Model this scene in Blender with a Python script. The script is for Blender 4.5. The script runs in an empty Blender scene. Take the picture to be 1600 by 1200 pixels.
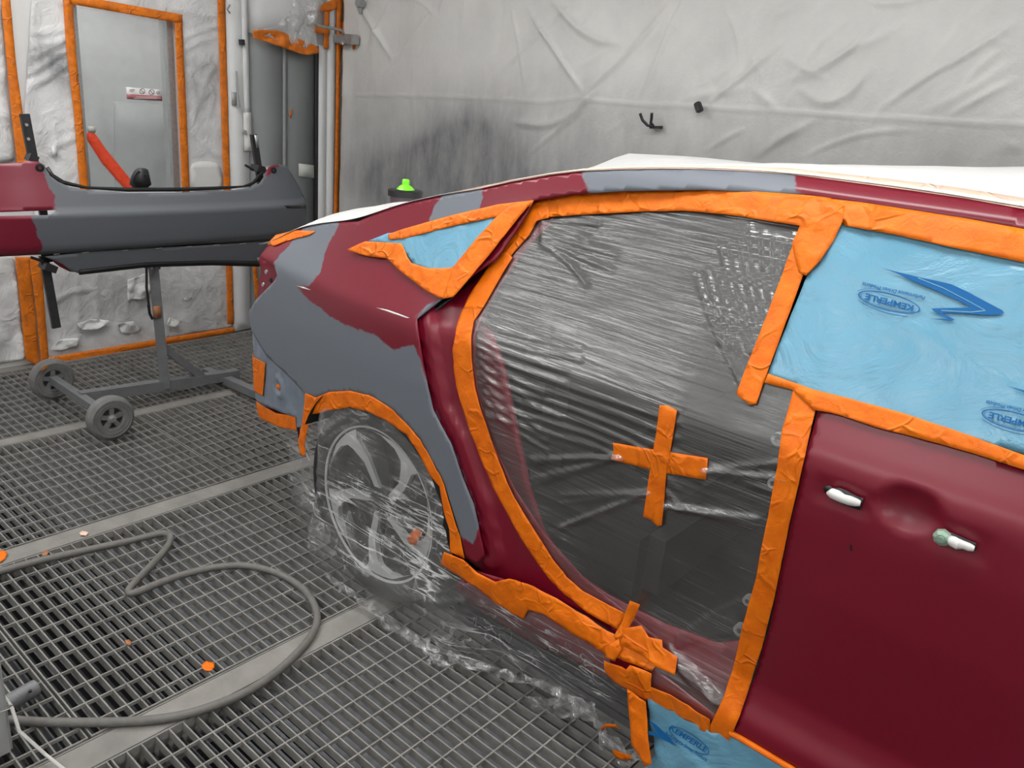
import bpy, bmesh, math, random
import numpy as np
from mathutils import Vector, noise
from mathutils.geometry import delaunay_2d_cdt

random.seed(7)
scene = bpy.context.scene
COL = scene.collection

# ------------------------------------------------------------------ camera
CP, CR, CY, CF = 3.34950016e-01, 9.49246926e-02, 9.04175513e-01, 1256.0
CAMZ = 1.539
_d = np.array([-math.sin(CR)*math.cos(CP), math.cos(CR)*math.cos(CP), math.sin(CP)])
_a = np.array([math.cos(CY), 0.0, math.sin(CY)]); _a = _a-_d*(_a@_d); _a /= np.linalg.norm(_a)
RW = np.stack([np.cross(_a, -_d), _a, -_d])          # rows: world axes in camera axes (x right, y down, z forward)
cam_d = bpy.data.cameras.new('camera'); cam = bpy.data.objects.new('camera', cam_d); COL.objects.link(cam)
cam_d.sensor_width = 36.0; cam_d.lens = 36.0*CF/1600.0; cam_d.clip_start = 0.02
M = RW @ np.diag([1, -1, -1])
from mathutils import Matrix
mw = Matrix([[*M[0], 0], [*M[1], 0], [*M[2], CAMZ], [0, 0, 0, 1]])
cam.matrix_world = mw
scene.camera = cam

# ------------------------------------------------------------------ world, view
w = bpy.data.worlds.new('world'); scene.world = w; w.use_nodes = True
w.node_tree.nodes['Background'].inputs[0].default_value = (0.9, 0.95, 1, 1)
w.node_tree.nodes['Background'].inputs[1].default_value = 0.35
scene.view_settings.view_transform = 'Standard'; scene.view_settings.look = 'None'
scene.view_settings.exposure = 0.0; scene.view_settings.gamma = 1.0
scene.view_settings.use_curve_mapping = False
LAMP = 15.0      # strength of the ceiling light diffusers

# ------------------------------------------------------------------ rays and surfaces
def ray(px, py):
    return RW @ np.array([px-800.0, py-600.0, CF])
def pl(px, py, ax, v):
    q = ray(px, py); c = (0, 0, CAMZ)
    t = (v-c[ax])/q[ax]
    return (q[0]*t, q[1]*t, CAMZ+q[2]*t)

YS = 1.425
OFF_A = np.array([(-.5,.3),(.12,.16),(.20,.05),(.26,.022),(.315,.010),(.35,.012),(.385,.030),(.43,.040),(.55,.027),(.70,.008),(.85,0),(.95,.003),(.977,.008),(1.0,.024),(1.05,.05),(1.10,.075),(1.22,.135),(1.33,.185),(1.41,.225),(1.445,.265),(1.47,.34),(1.6,.9)])
OFF_B = np.array([(-.5,.3),(.12,.16),(.20,.05),(.26,.024),(.33,.012),(.45,.010),(.60,.006),(.80,0),(.93,.002),(.965,.006),(.99,.022),(1.05,.056),(1.10,.08),(1.22,.137),(1.33,.185),(1.41,.225),(1.445,.265),(1.47,.34),(1.6,.9)])
def _pw(T, z):
    return np.interp(z, T[:, 0], T[:, 1])
def sm(a, b, x):
    t = min(1.0, max(0.0, (x-a)/(b-a))); return t*t*(3-2*t)
def S(x, z):
    a = (_pw(OFF_A, z-.008)+_pw(OFF_A, z)+_pw(OFF_A, z+.008))/3
    b = (_pw(OFF_B, z-.012)+_pw(OFF_B, z)+_pw(OFF_B, z+.012))/3
    k = sm(-1.1, -.7, x)
    y = YS+a*k+b*(1-k)
    if x < -1.3: y += .10*(x+1.3)**2
    if x < -1.9: y += .10*sm(.98, 1.15, z)*(x+1.9)**2*2
    if x < -2.55: y += 6*(x+2.55)**2
    if x > .9: y += .06*(x-.9)**2
    return y
JD = .026
def SJ(x, z):
    return S(x, z)+JD*(1-sm(-1.05, -.6, x))*sm(.3, .45, z)

class Side:
    def __init__(s, F): s.F = F
    def hit(s, px, py):
        q = ray(px, py); t0 = 1.25/q[1]; t1 = 3.0/q[1]; n = 260; prev = None; g = lambda t: t*q[1]-s.F(t*q[0], CAMZ+t*q[2])
        ta = t0; ga = g(ta); best = (abs(ga), ta)
        for i in range(1, n+1):
            tb = t0+(t1-t0)*i/n; gb = g(tb)
            if abs(gb) < best[0]: best = (abs(gb), tb)
            if ga < 0 <= gb:
                for _ in range(30):
                    tm = (ta+tb)/2
                    if g(tm) < 0: ta = tm
                    else: tb = tm
                best = (0, ta); break
            ta, ga = tb, gb
        t = best[1]; return (t*q[0], CAMZ+t*q[2])
    def pos(s, u, v, off): return (u, s.F(u, v)-off, v)
class Plane:                     # ax: fixed axis
    def __init__(s, ax, val, sgn): s.ax, s.val, s.sgn = ax, val, sgn; s.o = [i for i in range(3) if i != ax]
    def hit(s, px, py):
        p = pl(px, py, s.ax, s.val); return (p[s.o[0]], p[s.o[1]])
    def pos(s, u, v, off):
        p = [0, 0, 0]; p[s.ax] = s.val+s.sgn*off; p[s.o[0]] = u; p[s.o[1]] = v; return tuple(p)
class XSurf:                     # x = F(y,z), seen from +x
    def __init__(s, F): s.F = F
    def hit(s, px, py):
        q = ray(px, py); g = lambda t: t*q[0]-s.F(t*q[1], CAMZ+t*q[2])
        t0 = -2.6/q[0]; t1 = -4.45/q[0]; n = 240; ta = t0; ga = g(ta); best = (abs(ga), ta)
        for i in range(1, n+1):
            tb = t0+(t1-t0)*i/n; gb = g(tb)
            if abs(gb) < best[0]: best = (abs(gb), tb)
            if ga > 0 >= gb:
                for _ in range(30):
                    tm = (ta+tb)/2
                    if g(tm) > 0: ta = tm
                    else: tb = tm
                best = (0, ta); break
            ta, ga = tb, gb
        t = best[1]; return (t*q[1], CAMZ+t*q[2])
    def pos(s, u, v, off): return (s.F(u, v)+off, u, v)
SIDE, JAMB = Side(S), Side(SJ)
WX, BY = -4.5, 3.5
LEFT, BACK, GROUND = Plane(0, WX, 1), Plane(1, BY, -1), Plane(2, 0.0, 1)

# ------------------------------------------------------------------ materials
MATS = {}
def _mat(name):
    m = bpy.data.materials.new(name); m.use_nodes = True; nt = m.node_tree; nt.nodes.clear()
    out = nt.nodes.new('ShaderNodeOutputMaterial'); MATS[name] = m
    return m, nt, out
def N(nt, t, **k):
    n = nt.nodes.new(t)
    for a, b in k.items():
        if a.startswith('i_'): n.inputs[a[2:].replace('_', ' ')].default_value = b
        else: setattr(n, a, b)
    return n
def mix_rgb(nt, fac, a, b, mode='MIX'):
    n = nt.nodes.new('ShaderNodeMix'); n.data_type = 'RGBA'; n.blend_type = mode
    for s, v in ((0, fac), (6, a), (7, b)):
        if isinstance(v, (int, float)): n.inputs[s].default_value = v
        elif isinstance(v, tuple): n.inputs[s].default_value = (*v, 1)[:4]
        else: nt.links.new(v, n.inputs[s])
    return n.outputs[2]
def ramp(nt, src, pts):
    r = nt.nodes.new('ShaderNodeValToRGB'); nt.links.new(src, r.inputs[0]); e = r.color_ramp.elements
    while len(e) < len(pts): e.new(.5)
    for i, (p, c) in enumerate(pts):
        e[i].position = p; e[i].color = (c, c, c, 1) if isinstance(c, (int, float)) else (*c, 1)
    return r.outputs[0]
def tex(nt, scale, detail=4, rough=.55, stretch=None, dist=0, rot=None):
    co = nt.nodes.new('ShaderNodeTexCoord'); src = co.outputs['Object']
    if stretch or rot:
        mp = nt.nodes.new('ShaderNodeMapping'); nt.links.new(src, mp.inputs[0]); src = mp.outputs[0]
        if stretch: mp.inputs['Scale'].default_value = stretch
        if rot: mp.inputs['Rotation'].default_value = rot
    t = nt.nodes.new('ShaderNodeTexNoise'); t.inputs['Scale'].default_value = scale; t.inputs['Detail'].default_value = detail
    t.inputs['Roughness'].default_value = rough; t.inputs['Distortion'].default_value = dist
    nt.links.new(src, t.inputs['Vector']); return t.outputs['Fac']
def bump(nt, h, strength, dist=.01):
    b = nt.nodes.new('ShaderNodeBump'); b.inputs['Strength'].default_value = strength; b.inputs['Distance'].default_value = dist
    nt.links.new(h, b.inputs['Height']); return b.outputs[0]
def simple(name, col, rough=.5, metal=0, var=.12, vscale=12, bmp=0, bscale=60, spec=.5, coat=0):
    m, nt, out = _mat(name)
    p = N(nt, 'ShaderNodeBsdfPrincipled'); p.inputs['Roughness'].default_value = rough; p.inputs['Metallic'].default_value = metal
    p.inputs['Specular IOR Level'].default_value = spec; p.inputs['Coat Weight'].default_value = coat
    if var:
        n = tex(nt, vscale, 5); c = mix_rgb(nt, n, tuple(min(1, v*(1-var*1.5)) for v in col), tuple(min(1, v*(1+var*1.5)) for v in col))
        nt.links.new(c, p.inputs['Base Color'])
    else: p.inputs['Base Color'].default_value = (*col, 1)
    if bmp: nt.links.new(bump(nt, tex(nt, bscale, 4), bmp), p.inputs['Normal'])
    nt.links.new(p.outputs[0], out.inputs[0]); return m

RED, GREY, BGREY = (.175, .0035, .018), (.145, .16, .19), (.115, .125, .140)
def paint(name, base, prim, rough=.33):
    m, nt, out = _mat(name)
    p = N(nt, 'ShaderNodeBsdfPrincipled'); p.inputs['Specular IOR Level'].default_value = .5; at = N(nt, 'ShaderNodeAttribute', attribute_name='primer')
    n = tex(nt, 45, 3); n2 = tex(nt, 260, 2)
    ad = N(nt, 'ShaderNodeMath', operation='MULTIPLY_ADD'); nt.links.new(n, ad.inputs[0]); ad.inputs[1].default_value = .022
    nt.links.new(at.outputs['Fac'], ad.inputs[2])
    sb = N(nt, 'ShaderNodeMath', operation='MULTIPLY_ADD'); nt.links.new(n2, sb.inputs[0]); sb.inputs[1].default_value = .006; nt.links.new(ad.outputs[0], sb.inputs[2])
    mr = N(nt, 'ShaderNodeMapRange'); nt.links.new(sb.outputs[0], mr.inputs[0]); mr.inputs[1].default_value = .0115; mr.inputs[2].default_value = .0165
    c = mix_rgb(nt, mr.outputs[0], base, prim); nt.links.new(c, p.inputs['Base Color'])
    r = N(nt, 'ShaderNodeMapRange'); nt.links.new(mr.outputs[0], r.inputs[0]); r.inputs[3].default_value = rough; r.inputs[4].default_value = .55
    nt.links.new(r.outputs[0], p.inputs['Roughness'])
    nt.links.new(p.outputs[0], out.inputs[0]); return m
paint('car_paint', RED, GREY); paint('bumper_paint', (.18, .008, .026), BGREY, .4)
simple('red_paint', RED, .36, var=.03, spec=.5); simple('red_gloss', RED, .15, var=.03, coat=.3)
simple('bare_zinc', (.20, .235, .29), .4, var=.15, vscale=20, bmp=.1)
def tape_mat(name, col, dark):
    m, nt, out = _mat(name)
    p = N(nt, 'ShaderNodeBsdfPrincipled'); p.inputs['Roughness'].default_value = .42; p.inputs['Specular IOR Level'].default_value = .3
    c = mix_rgb(nt, ramp(nt, tex(nt, 26, 5, .6), [(.33, 0.0), (.68, 1.0)]), dark, col); nt.links.new(c, p.inputs['Base Color'])
    h = mix_rgb(nt, .25, tex(nt, 40, 3, .5, None, 1.2), tex(nt, 900, 2))
    co = N(nt, 'ShaderNodeTexCoord'); wv = N(nt, 'ShaderNodeTexNoise'); wv.inputs['Scale'].default_value = 9; nt.links.new(co.outputs['Object'], wv.inputs['Vector'])
    va = N(nt, 'ShaderNodeVectorMath', operation='MULTIPLY_ADD'); nt.links.new(wv.outputs['Color'], va.inputs[0]); va.inputs[1].default_value = (.12, .12, .12); nt.links.new(co.outputs['Object'], va.inputs[2])
    vo = N(nt, 'ShaderNodeTexVoronoi', feature='DISTANCE_TO_EDGE'); vo.inputs['Scale'].default_value = 17; nt.links.new(va.outputs[0], vo.inputs['Vector'])
    mk = ramp(nt, tex(nt, 11, 2), [(.45, 0.0), (.6, 1.0)])
    cr = mix_rgb(nt, 1.0, ramp(nt, vo.outputs['Distance'], [(0, 1.0), (.10, 0.0)]), mk, 'MULTIPLY')
    h = mix_rgb(nt, .55, h, cr)
    nt.links.new(bump(nt, h, .6, .010), p.inputs['Normal'])
    nt.links.new(p.outputs[0], out.inputs[0]); return m
tape_mat('tape', (.87, .195, .002), (.74, .138, .001)); tape_mat('wall_tape', (.85, .22, .010), (.58, .15, .02))
tape_mat('pale_tape_and_sheen', (.85, .62, .5), (.8, .55, .42)); tape_mat('red_tape', (.9, .10, .04), (.8, .07, .03))
def film_mat(name, milk, gloss, rough=.25, stretch=(4, 4, 40), rot=None, streak=0.0, width=.03, bstr=.4, bs=1.0, milkcol=(.8, .8, .8), s2=None):
    """thin clear plastic: mostly see-through, a little milky, glossy, with fine milky crease lines"""
    m, nt, out = _mat(name)
    tr = N(nt, 'ShaderNodeBsdfTransparent'); tr.inputs[0].default_value = (.96, .96, .96, 1)
    df = N(nt, 'ShaderNodeBsdfDiffuse'); df.inputs[0].default_value = (*milkcol, 1)
    gl = N(nt, 'ShaderNodeBsdfGlossy'); gl.inputs['Roughness'].default_value = rough; gl.inputs[0].default_value = (1, 1, 1, 1)
    t = tex(nt, bs, 3, .5, stretch, .5, rot); t2 = tex(nt, bs*1.7, 2, .5, s2 or stretch, .8, rot if s2 is None else None)
    nt.links.new(bump(nt, mix_rgb(nt, .5, t, t2), bstr, .02), gl.inputs['Normal'])
    l1 = ramp(nt, t, [(.5-width, 0.0), (.5, 1.0), (.5+width, 0.0)]); l2 = ramp(nt, t2, [(.56-width, 0.0), (.56, 1.0), (.56+width, 0.0)])
    br = ramp(nt, tex(nt, 5, 3), [(.42, 0.0), (.62, 1.0)])
    l = mix_rgb(nt, 1.0, mix_rgb(nt, .5, l1, l2, 'ADD'), br, 'MULTIPLY')
    ma = N(nt, 'ShaderNodeMath', operation='MULTIPLY_ADD'); nt.links.new(l, ma.inputs[0]); ma.inputs[1].default_value = streak; ma.inputs[2].default_value = milk
    mx = N(nt, 'ShaderNodeMixShader'); nt.links.new(ma.outputs[0], mx.inputs[0]); nt.links.new(tr.outputs[0], mx.inputs[1]); nt.links.new(df.outputs[0], mx.inputs[2])
    m2 = N(nt, 'ShaderNodeMixShader'); lw = N(nt, 'ShaderNodeLayerWeight'); lw.inputs[0].default_value = .35
    mg = N(nt, 'ShaderNodeMath', operation='MULTIPLY_ADD'); nt.links.new(lw.outputs['Facing'], mg.inputs[0]); mg.inputs[1].default_value = gloss*1.2; mg.inputs[2].default_value = gloss
    nt.links.new(mg.outputs[0], m2.inputs[0]); nt.links.new(mx.outputs[0], m2.inputs[1]); nt.links.new(gl.outputs[0], m2.inputs[2]); nt.links.new(m2.outputs[0], out.inputs[0]); return m
film_mat('door_film', .045, .10, .30, (1.2, 1.2, 60), (0, math.radians(-13), 0), .13, .022, .28, 1.0, (.75, .76, .76), None)
film_mat('wheel_film', .075, .09, .2, (2.5, 2.5, 26), (0, math.radians(27), 0), .75, .03, .5, 1.0, (.88, .89, .9), (12, 12, 12))
film_mat('hem_film', .16, .12, .2, (9, 9, 30), (0, math.radians(30), 0), .8, .05, .7, 1.0, (.9, .9, .9), (22, 22, 22))
film_mat('hanging_film', .28, .10, .25, (14, 14, 5), None, .5, .03, .6)
def sheet_mat(name, col, rough=.35, bs=14, bstr=.5, dark=None, dscale=2, dthr=(.5, .7), trans=.15, fine=0, soot=False):
    m, nt, out = _mat(name)
    p = N(nt, 'ShaderNodeBsdfPrincipled'); p.inputs['Roughness'].default_value = rough
    c = col
    if dark: c = mix_rgb(nt, ramp(nt, tex(nt, dscale, 6, .6), [(dthr[0], 0.0), (dthr[1], 1.0)]), col, dark)
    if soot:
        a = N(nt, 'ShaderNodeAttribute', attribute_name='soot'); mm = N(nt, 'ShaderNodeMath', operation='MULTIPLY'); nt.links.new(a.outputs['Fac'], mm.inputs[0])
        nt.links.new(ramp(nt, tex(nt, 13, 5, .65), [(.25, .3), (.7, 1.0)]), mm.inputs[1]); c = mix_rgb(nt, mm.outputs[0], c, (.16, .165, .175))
    if dark: nt.links.new(c, p.inputs['Base Color'])
    else: p.inputs['Base Color'].default_value = (*col, 1)
    h = tex(nt, bs, 6, .6, None, 1.5)
    if fine: h = mix_rgb(nt, fine, h, tex(nt, bs*7, 4, .6, None, 1.0))
    nt.links.new(bump(nt, h, bstr, .03), p.inputs['Normal'])
    nt.links.new(p.outputs[0], out.inputs[0]); return m
sheet_mat('white_sheet', (.74, .74, .735), .35, 30, .25)
sheet_mat('blue_film', (.15, .36, .50), .25, 7, .30, (.13, .33, .465), 3, (.45, .6))
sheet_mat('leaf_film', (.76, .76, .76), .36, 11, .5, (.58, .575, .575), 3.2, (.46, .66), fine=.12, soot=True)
simple('print_blue', (.008, .115, .33), .4, var=.05, spec=.2)
simple('grating_steel', (.215, .21, .197), .6, .0, var=.35, vscale=14, bmp=.3, bscale=90)
simple('beam_steel', (.225, .215, .20), .55, .1, var=.3, vscale=9, bmp=.2, bscale=60)
simple('slat', (.085, .087, .095), .75, 0, var=.35, vscale=10); simple('pit', (.006, .006, .007), .9, 0, var=0)
simple('stand_steel', (.17, .175, .185), .5, .2, var=.2, vscale=18, bmp=.15)
simple('dark_steel', (.03, .03, .033), .5, .2, var=.3, vscale=40); simple('rubber', (.15, .15, .146), .7, 0, var=.25, vscale=25, bmp=.1)
simple('tyre_rubber', (.016, .016, .017), .6, 0, var=.2); simple('rim_black', (.018, .019, .021), .25, .2, var=.1)
simple('rim_machined', (.72, .73, .74), .32, .4, var=.05); simple('hose_rubber', (.135, .13, .12), .6, 0, var=.2, vscale=60, bmp=.1, bscale=200)
simple('black_plastic', (.012, .012, .013), .4, 0, var=.1); simple('interior', (.017, .0175, .019), .8, 0, var=.2)
simple('white_plastic', (.70, .70, .68), .35, 0, var=.04); simple('galv', (.42, .43, .43), .35, .6, var=.2, vscale=60)
simple('green_metal', (.35, .50, .40), .35, .5, var=.2, vscale=80); simple('green_plastic', (.22, .85, .03), .35, 0, var=.05)
simple('jar', (.10, .07, .085), .3, 0, var=.2); simple('wall_white', (.70, .70, .69), .5, 0, var=.06, vscale=5)
simple('door_white', (.72, .73, .73), .4, 0, var=.06, vscale=6); simple('grey_plastic', (.36, .37, .37), .4, .1, var=.05)
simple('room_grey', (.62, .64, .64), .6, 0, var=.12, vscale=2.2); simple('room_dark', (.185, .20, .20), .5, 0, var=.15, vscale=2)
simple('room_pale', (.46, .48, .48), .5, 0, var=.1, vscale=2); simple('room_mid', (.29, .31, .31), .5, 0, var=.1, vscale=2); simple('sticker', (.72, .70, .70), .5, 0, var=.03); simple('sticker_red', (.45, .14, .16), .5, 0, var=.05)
simple('card', (.55, .57, .53), .6, 0, var=.03); simple('chrome', (.55, .55, .56), .2, .9, var=.05); simple('ink', (.25, .22, .23), .6, 0, var=0)
simple('brown_tape', (.33, .14, .06), .6, 0, var=.3); simple('cord_white', (.5, .5, .47), .6, 0, var=.1)
def glass_mat():
    m, nt, out = _mat('glass'); tr = N(nt, 'ShaderNodeBsdfTransparent'); gl = N(nt, 'ShaderNodeBsdfGlossy'); gl.inputs['Roughness'].default_value = .12
    df = N(nt, 'ShaderNodeBsdfDiffuse'); df.inputs[0].default_value = (.7, .72, .72, 1)
    mx = N(nt, 'ShaderNodeMixShader'); m2 = N(nt, 'ShaderNodeMixShader'); m2.inputs[0].default_value = .12
    h = ramp(nt, tex(nt, 3, 5), [(.3, .08), (.8, .3)]); nt.links.new(h, mx.inputs[0])
    nt.links.new(tr.outputs[0], mx.inputs[1]); nt.links.new(df.outputs[0], mx.inputs[2])
    nt.links.new(mx.outputs[0], m2.inputs[1]); nt.links.new(gl.outputs[0], m2.inputs[2]); nt.links.new(m2.outputs[0], out.inputs[0])
glass_mat()
def emis():
    m, nt, out = _mat('lamp'); e = N(nt, 'ShaderNodeEmission'); e.inputs[0].default_value = (1, .99, .97, 1); e.inputs[1].default_value = LAMP; nt.links.new(e.outputs[0], out.inputs[0])
emis()
def backsheet_mat():
    m, nt, out = _mat('wall_sheet'); p = N(nt, 'ShaderNodeBsdfPrincipled'); p.inputs['Roughness'].default_value = .42
    a = N(nt, 'ShaderNodeAttribute', attribute_name='soot')  # overspray together with the painted light falloff
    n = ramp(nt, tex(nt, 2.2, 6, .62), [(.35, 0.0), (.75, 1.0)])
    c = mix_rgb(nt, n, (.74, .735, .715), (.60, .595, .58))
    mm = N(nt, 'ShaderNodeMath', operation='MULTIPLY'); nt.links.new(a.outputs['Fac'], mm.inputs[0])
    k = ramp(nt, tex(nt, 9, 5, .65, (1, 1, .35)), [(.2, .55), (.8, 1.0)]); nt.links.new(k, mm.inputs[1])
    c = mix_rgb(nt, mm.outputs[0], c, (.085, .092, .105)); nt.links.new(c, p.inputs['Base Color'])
    h = mix_rgb(nt, .4, tex(nt, 5, 6, .6, (1, 1, .5), 1.0), tex(nt, 34, 5, .6, None, 1.0))
    nt.links.new(bump(nt, h, .16, .03), p.inputs['Normal']); nt.links.new(p.outputs[0], out.inputs[0])
backsheet_mat()
def mt(n): return MATS[n]

# ------------------------------------------------------------------ object helpers
def link(name, me, mat, parent=None, smooth=True):
    o = bpy.data.objects.new(name, me); COL.objects.link(o)
    if mat is not None:
        for m in (mat if isinstance(mat, (list, tuple)) else [mat]): me.materials.append(mt(m) if isinstance(m, str) else m)
    if smooth: me.polygons.foreach_set('use_smooth', [True]*len(me.polygons))
    if parent is not None: o.parent = parent; o.matrix_parent_inverse = Matrix.Translation(-parent_loc(parent))
    return o
def parent_loc(p):
    return Vector(p.location) if p.type == 'EMPTY' else Vector((0, 0, 0))
def tag(o, label=None, cat=None, group=None, kind=None):
    if label: o['label'] = label
    if cat: o['category'] = cat
    if group: o['group'] = group
    if kind: o['kind'] = kind
    return o
def empty(name, loc, label, cat, group=None):
    o = bpy.data.objects.new(name, None); COL.objects.link(o); o.location = loc; o.empty_display_size = .05
    return tag(o, label, cat, group)
class MB:
    def __init__(s): s.bm = bmesh.new()
    def box(s, a, b, bev=0, rot=None, mi=0):
        a, b = Vector(a), Vector(b); c = (a+b)/2; d = b-a
        r = bmesh.ops.create_cube(s.bm, size=1)
        bmesh.ops.scale(s.bm, verts=r['verts'], vec=(abs(d.x), abs(d.y), abs(d.z)))
        if bev:
            es = {e for v in r['verts'] for e in v.link_edges}
            r2 = bmesh.ops.bevel(s.bm, geom=list(es), offset=bev, segments=2, affect='EDGES'); vs = list({v for f in r2['faces'] for v in f.verts}|{v for v in r['verts'] if v.is_valid})
        else: vs = r['verts']
        if rot: bmesh.ops.rotate(s.bm, verts=vs, cent=(0, 0, 0), matrix=rot)
        bmesh.ops.translate(s.bm, verts=vs, vec=c)
        return s
    def bar(s, p, q, wx, wy=None, up=(0, 0, 1), bev=0):
        """box section bar from p to q"""
        p, q = Vector(p), Vector(q); d = (q-p); L = d.length; d.normalize(); u = Vector(up)
        x = d.cross(u)
        if x.length < 1e-4: x = d.cross(Vector((1, 0, 0)))
        x.normalize(); y = d.cross(x); wy = wy or wx
        R = Matrix((x, y, d)).transposed()
        r = bmesh.ops.create_cube(s.bm, size=1); vs = r['verts']
        bmesh.ops.scale(s.bm, verts=vs, vec=(wx, wy, L))
        if bev:
            es = {e for v in vs for e in v.link_edges}
            r2 = bmesh.ops.bevel(s.bm, geom=list(es), offset=bev, segments=2, affect='EDGES'); vs = list({v for f in r2['faces'] for v in f.verts}|{v for v in vs if v.is_valid})
        bmesh.ops.rotate(s.bm, verts=vs, cent=(0, 0, 0), matrix=R); bmesh.ops.translate(s.bm, verts=vs, vec=(p+q)/2)
        return s
    def tube(s, pts, r, seg=10, cap=True):
        pts = [Vector(p) for p in pts]; rings = []; prev = None
        rr = r if isinstance(r, (list, tuple)) else [r]*len(pts)
        for i, p in enumerate(pts):
            t = (pts[min(i+1, len(pts)-1)]-pts[max(i-1, 0)]).normalized()
            if prev is None:
                u = t.cross(Vector((0, 0, 1)));
                if u.length < 1e-3: u = t.cross(Vector((1, 0, 0)))
                u.normalize()
            else:
                u = prev-t*prev.dot(t); u.normalize()
            prev = u; v = t.cross(u)
            rings.append([s.bm.verts.new(p+(u*math.cos(2*math.pi*k/seg)+v*math.sin(2*math.pi*k/seg))*rr[i]) for k in range(seg)])
        for a, b in zip(rings, rings[1:]):
            for k in range(seg): s.bm.faces.new((a[k], a[(k+1) % seg], b[(k+1) % seg], b[k]))
        if cap: s.bm.faces.new(rings[0][::-1]); s.bm.faces.new(rings[-1])
        return s
    def lathe(s, c, prof, axis='y', seg=48, closed=False):
        """prof: list of (radius, along axis)"""
        c = Vector(c); rings = []
        for (r, h) in prof:
            ring = []
            for k in range(seg):
                a = 2*math.pi*k/seg; ca, sa = math.cos(a)*r, math.sin(a)*r
                v = {'y': (ca, h, sa), 'x': (h, ca, sa), 'z': (ca, sa, h)}[axis]
                ring.append(s.bm.verts.new(c+Vector(v)))
            rings.append(ring)
        pr = list(zip(rings, rings[1:]))
        if closed: pr.append((rings[-1], rings[0]))
        for a, b in pr:
            for k in range(seg): s.bm.faces.new((a[k], a[(k+1) % seg], b[(k+1) % seg], b[k]))
        if not closed:
            if prof[0][0] > 1e-5: s.bm.faces.new(rings[0][::-1])
            if prof[-1][0] > 1e-5: s.bm.faces.new(rings[-1])
        return s
    def prism(s, poly, ext):
        """poly: 3D points, ext: extrusion vector"""
        e = Vector(ext); a = [s.bm.verts.new(Vector(p)) for p in poly]; b = [s.bm.verts.new(Vector(p)+e) for p in poly]; n = len(a)
        s.bm.faces.new(a[::-1]); s.bm.faces.new(b)
        for k in range(n): s.bm.faces.new((a[k], a[(k+1) % n], b[(k+1) % n], b[k]))
        return s
    def build(s, name, mat, parent=None, smooth=False, angle=None):
        bmesh.ops.remove_doubles(s.bm, verts=s.bm.verts, dist=1e-6)
        bmesh.ops.recalc_face_normals(s.bm, faces=s.bm.faces)
        me = bpy.data.meshes.new(name); s.bm.to_mesh(me); s.bm.free()
        o = link(name, me, mat, parent, smooth)
        if smooth:
            try: me.set_sharp_from_angle(angle=math.radians(angle or 35))
            except Exception: pass
        return o

def densify(poly, step):
    out = []
    n = len(poly)
    for i in range(n):
        a, b = poly[i], poly[(i+1) % n]; L = math.hypot(b[0]-a[0], b[1]-a[1]); k = max(1, int(L/step))
        for j in range(k): out.append((a[0]+(b[0]-a[0])*j/k, a[1]+(b[1]-a[1])*j/k))
    return out
def smooth_poly(poly, closed=True, it=2):
    for _ in range(it):
        n = len(poly); q = []
        for i in range(n if closed else n-1):
            a, b = poly[i], poly[(i+1) % n]
            q += [(.75*a[0]+.25*b[0], .75*a[1]+.25*b[1]), (.25*a[0]+.75*b[0], .25*a[1]+.75*b[1])]
        if not closed: q = [poly[0]]+q+[poly[-1]]
        poly = q
    return poly
def inpoly(P, poly):
    P = np.asarray(P); poly = np.asarray(poly); x, y = P[:, 0], P[:, 1]; c = np.zeros(len(P), bool); n = len(poly); j = n-1
    for i in range(n):
        xi, yi = poly[i]; xj, yj = poly[j]
        if yi != yj: c ^= ((yi > y) != (yj > y)) & (x < (xj-xi)*(y-yi)/(yj-yi)+xi)
        j = i
    return c
def segdist(P, poly, closed=True):
    P = np.asarray(P); poly = np.asarray(poly); d = np.full(len(P), 1e9); n = len(poly)
    for i in range(n if closed else n-1):
        a, b = poly[i], poly[(i+1) % n]; ab = b-a; L = max(ab@ab, 1e-12)
        t = np.clip(((P-a)@ab)/L, 0, 1); q = a+t[:, None]*ab; d = np.minimum(d, np.hypot(*(P-q).T))
    return d
def sdist(P, poly):
    return np.where(inpoly(P, poly), 1, -1)*segdist(P, poly)
def hitpoly(surf, poly, step=10):
    return [surf.hit(*p) for p in densify(poly, step)]
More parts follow.
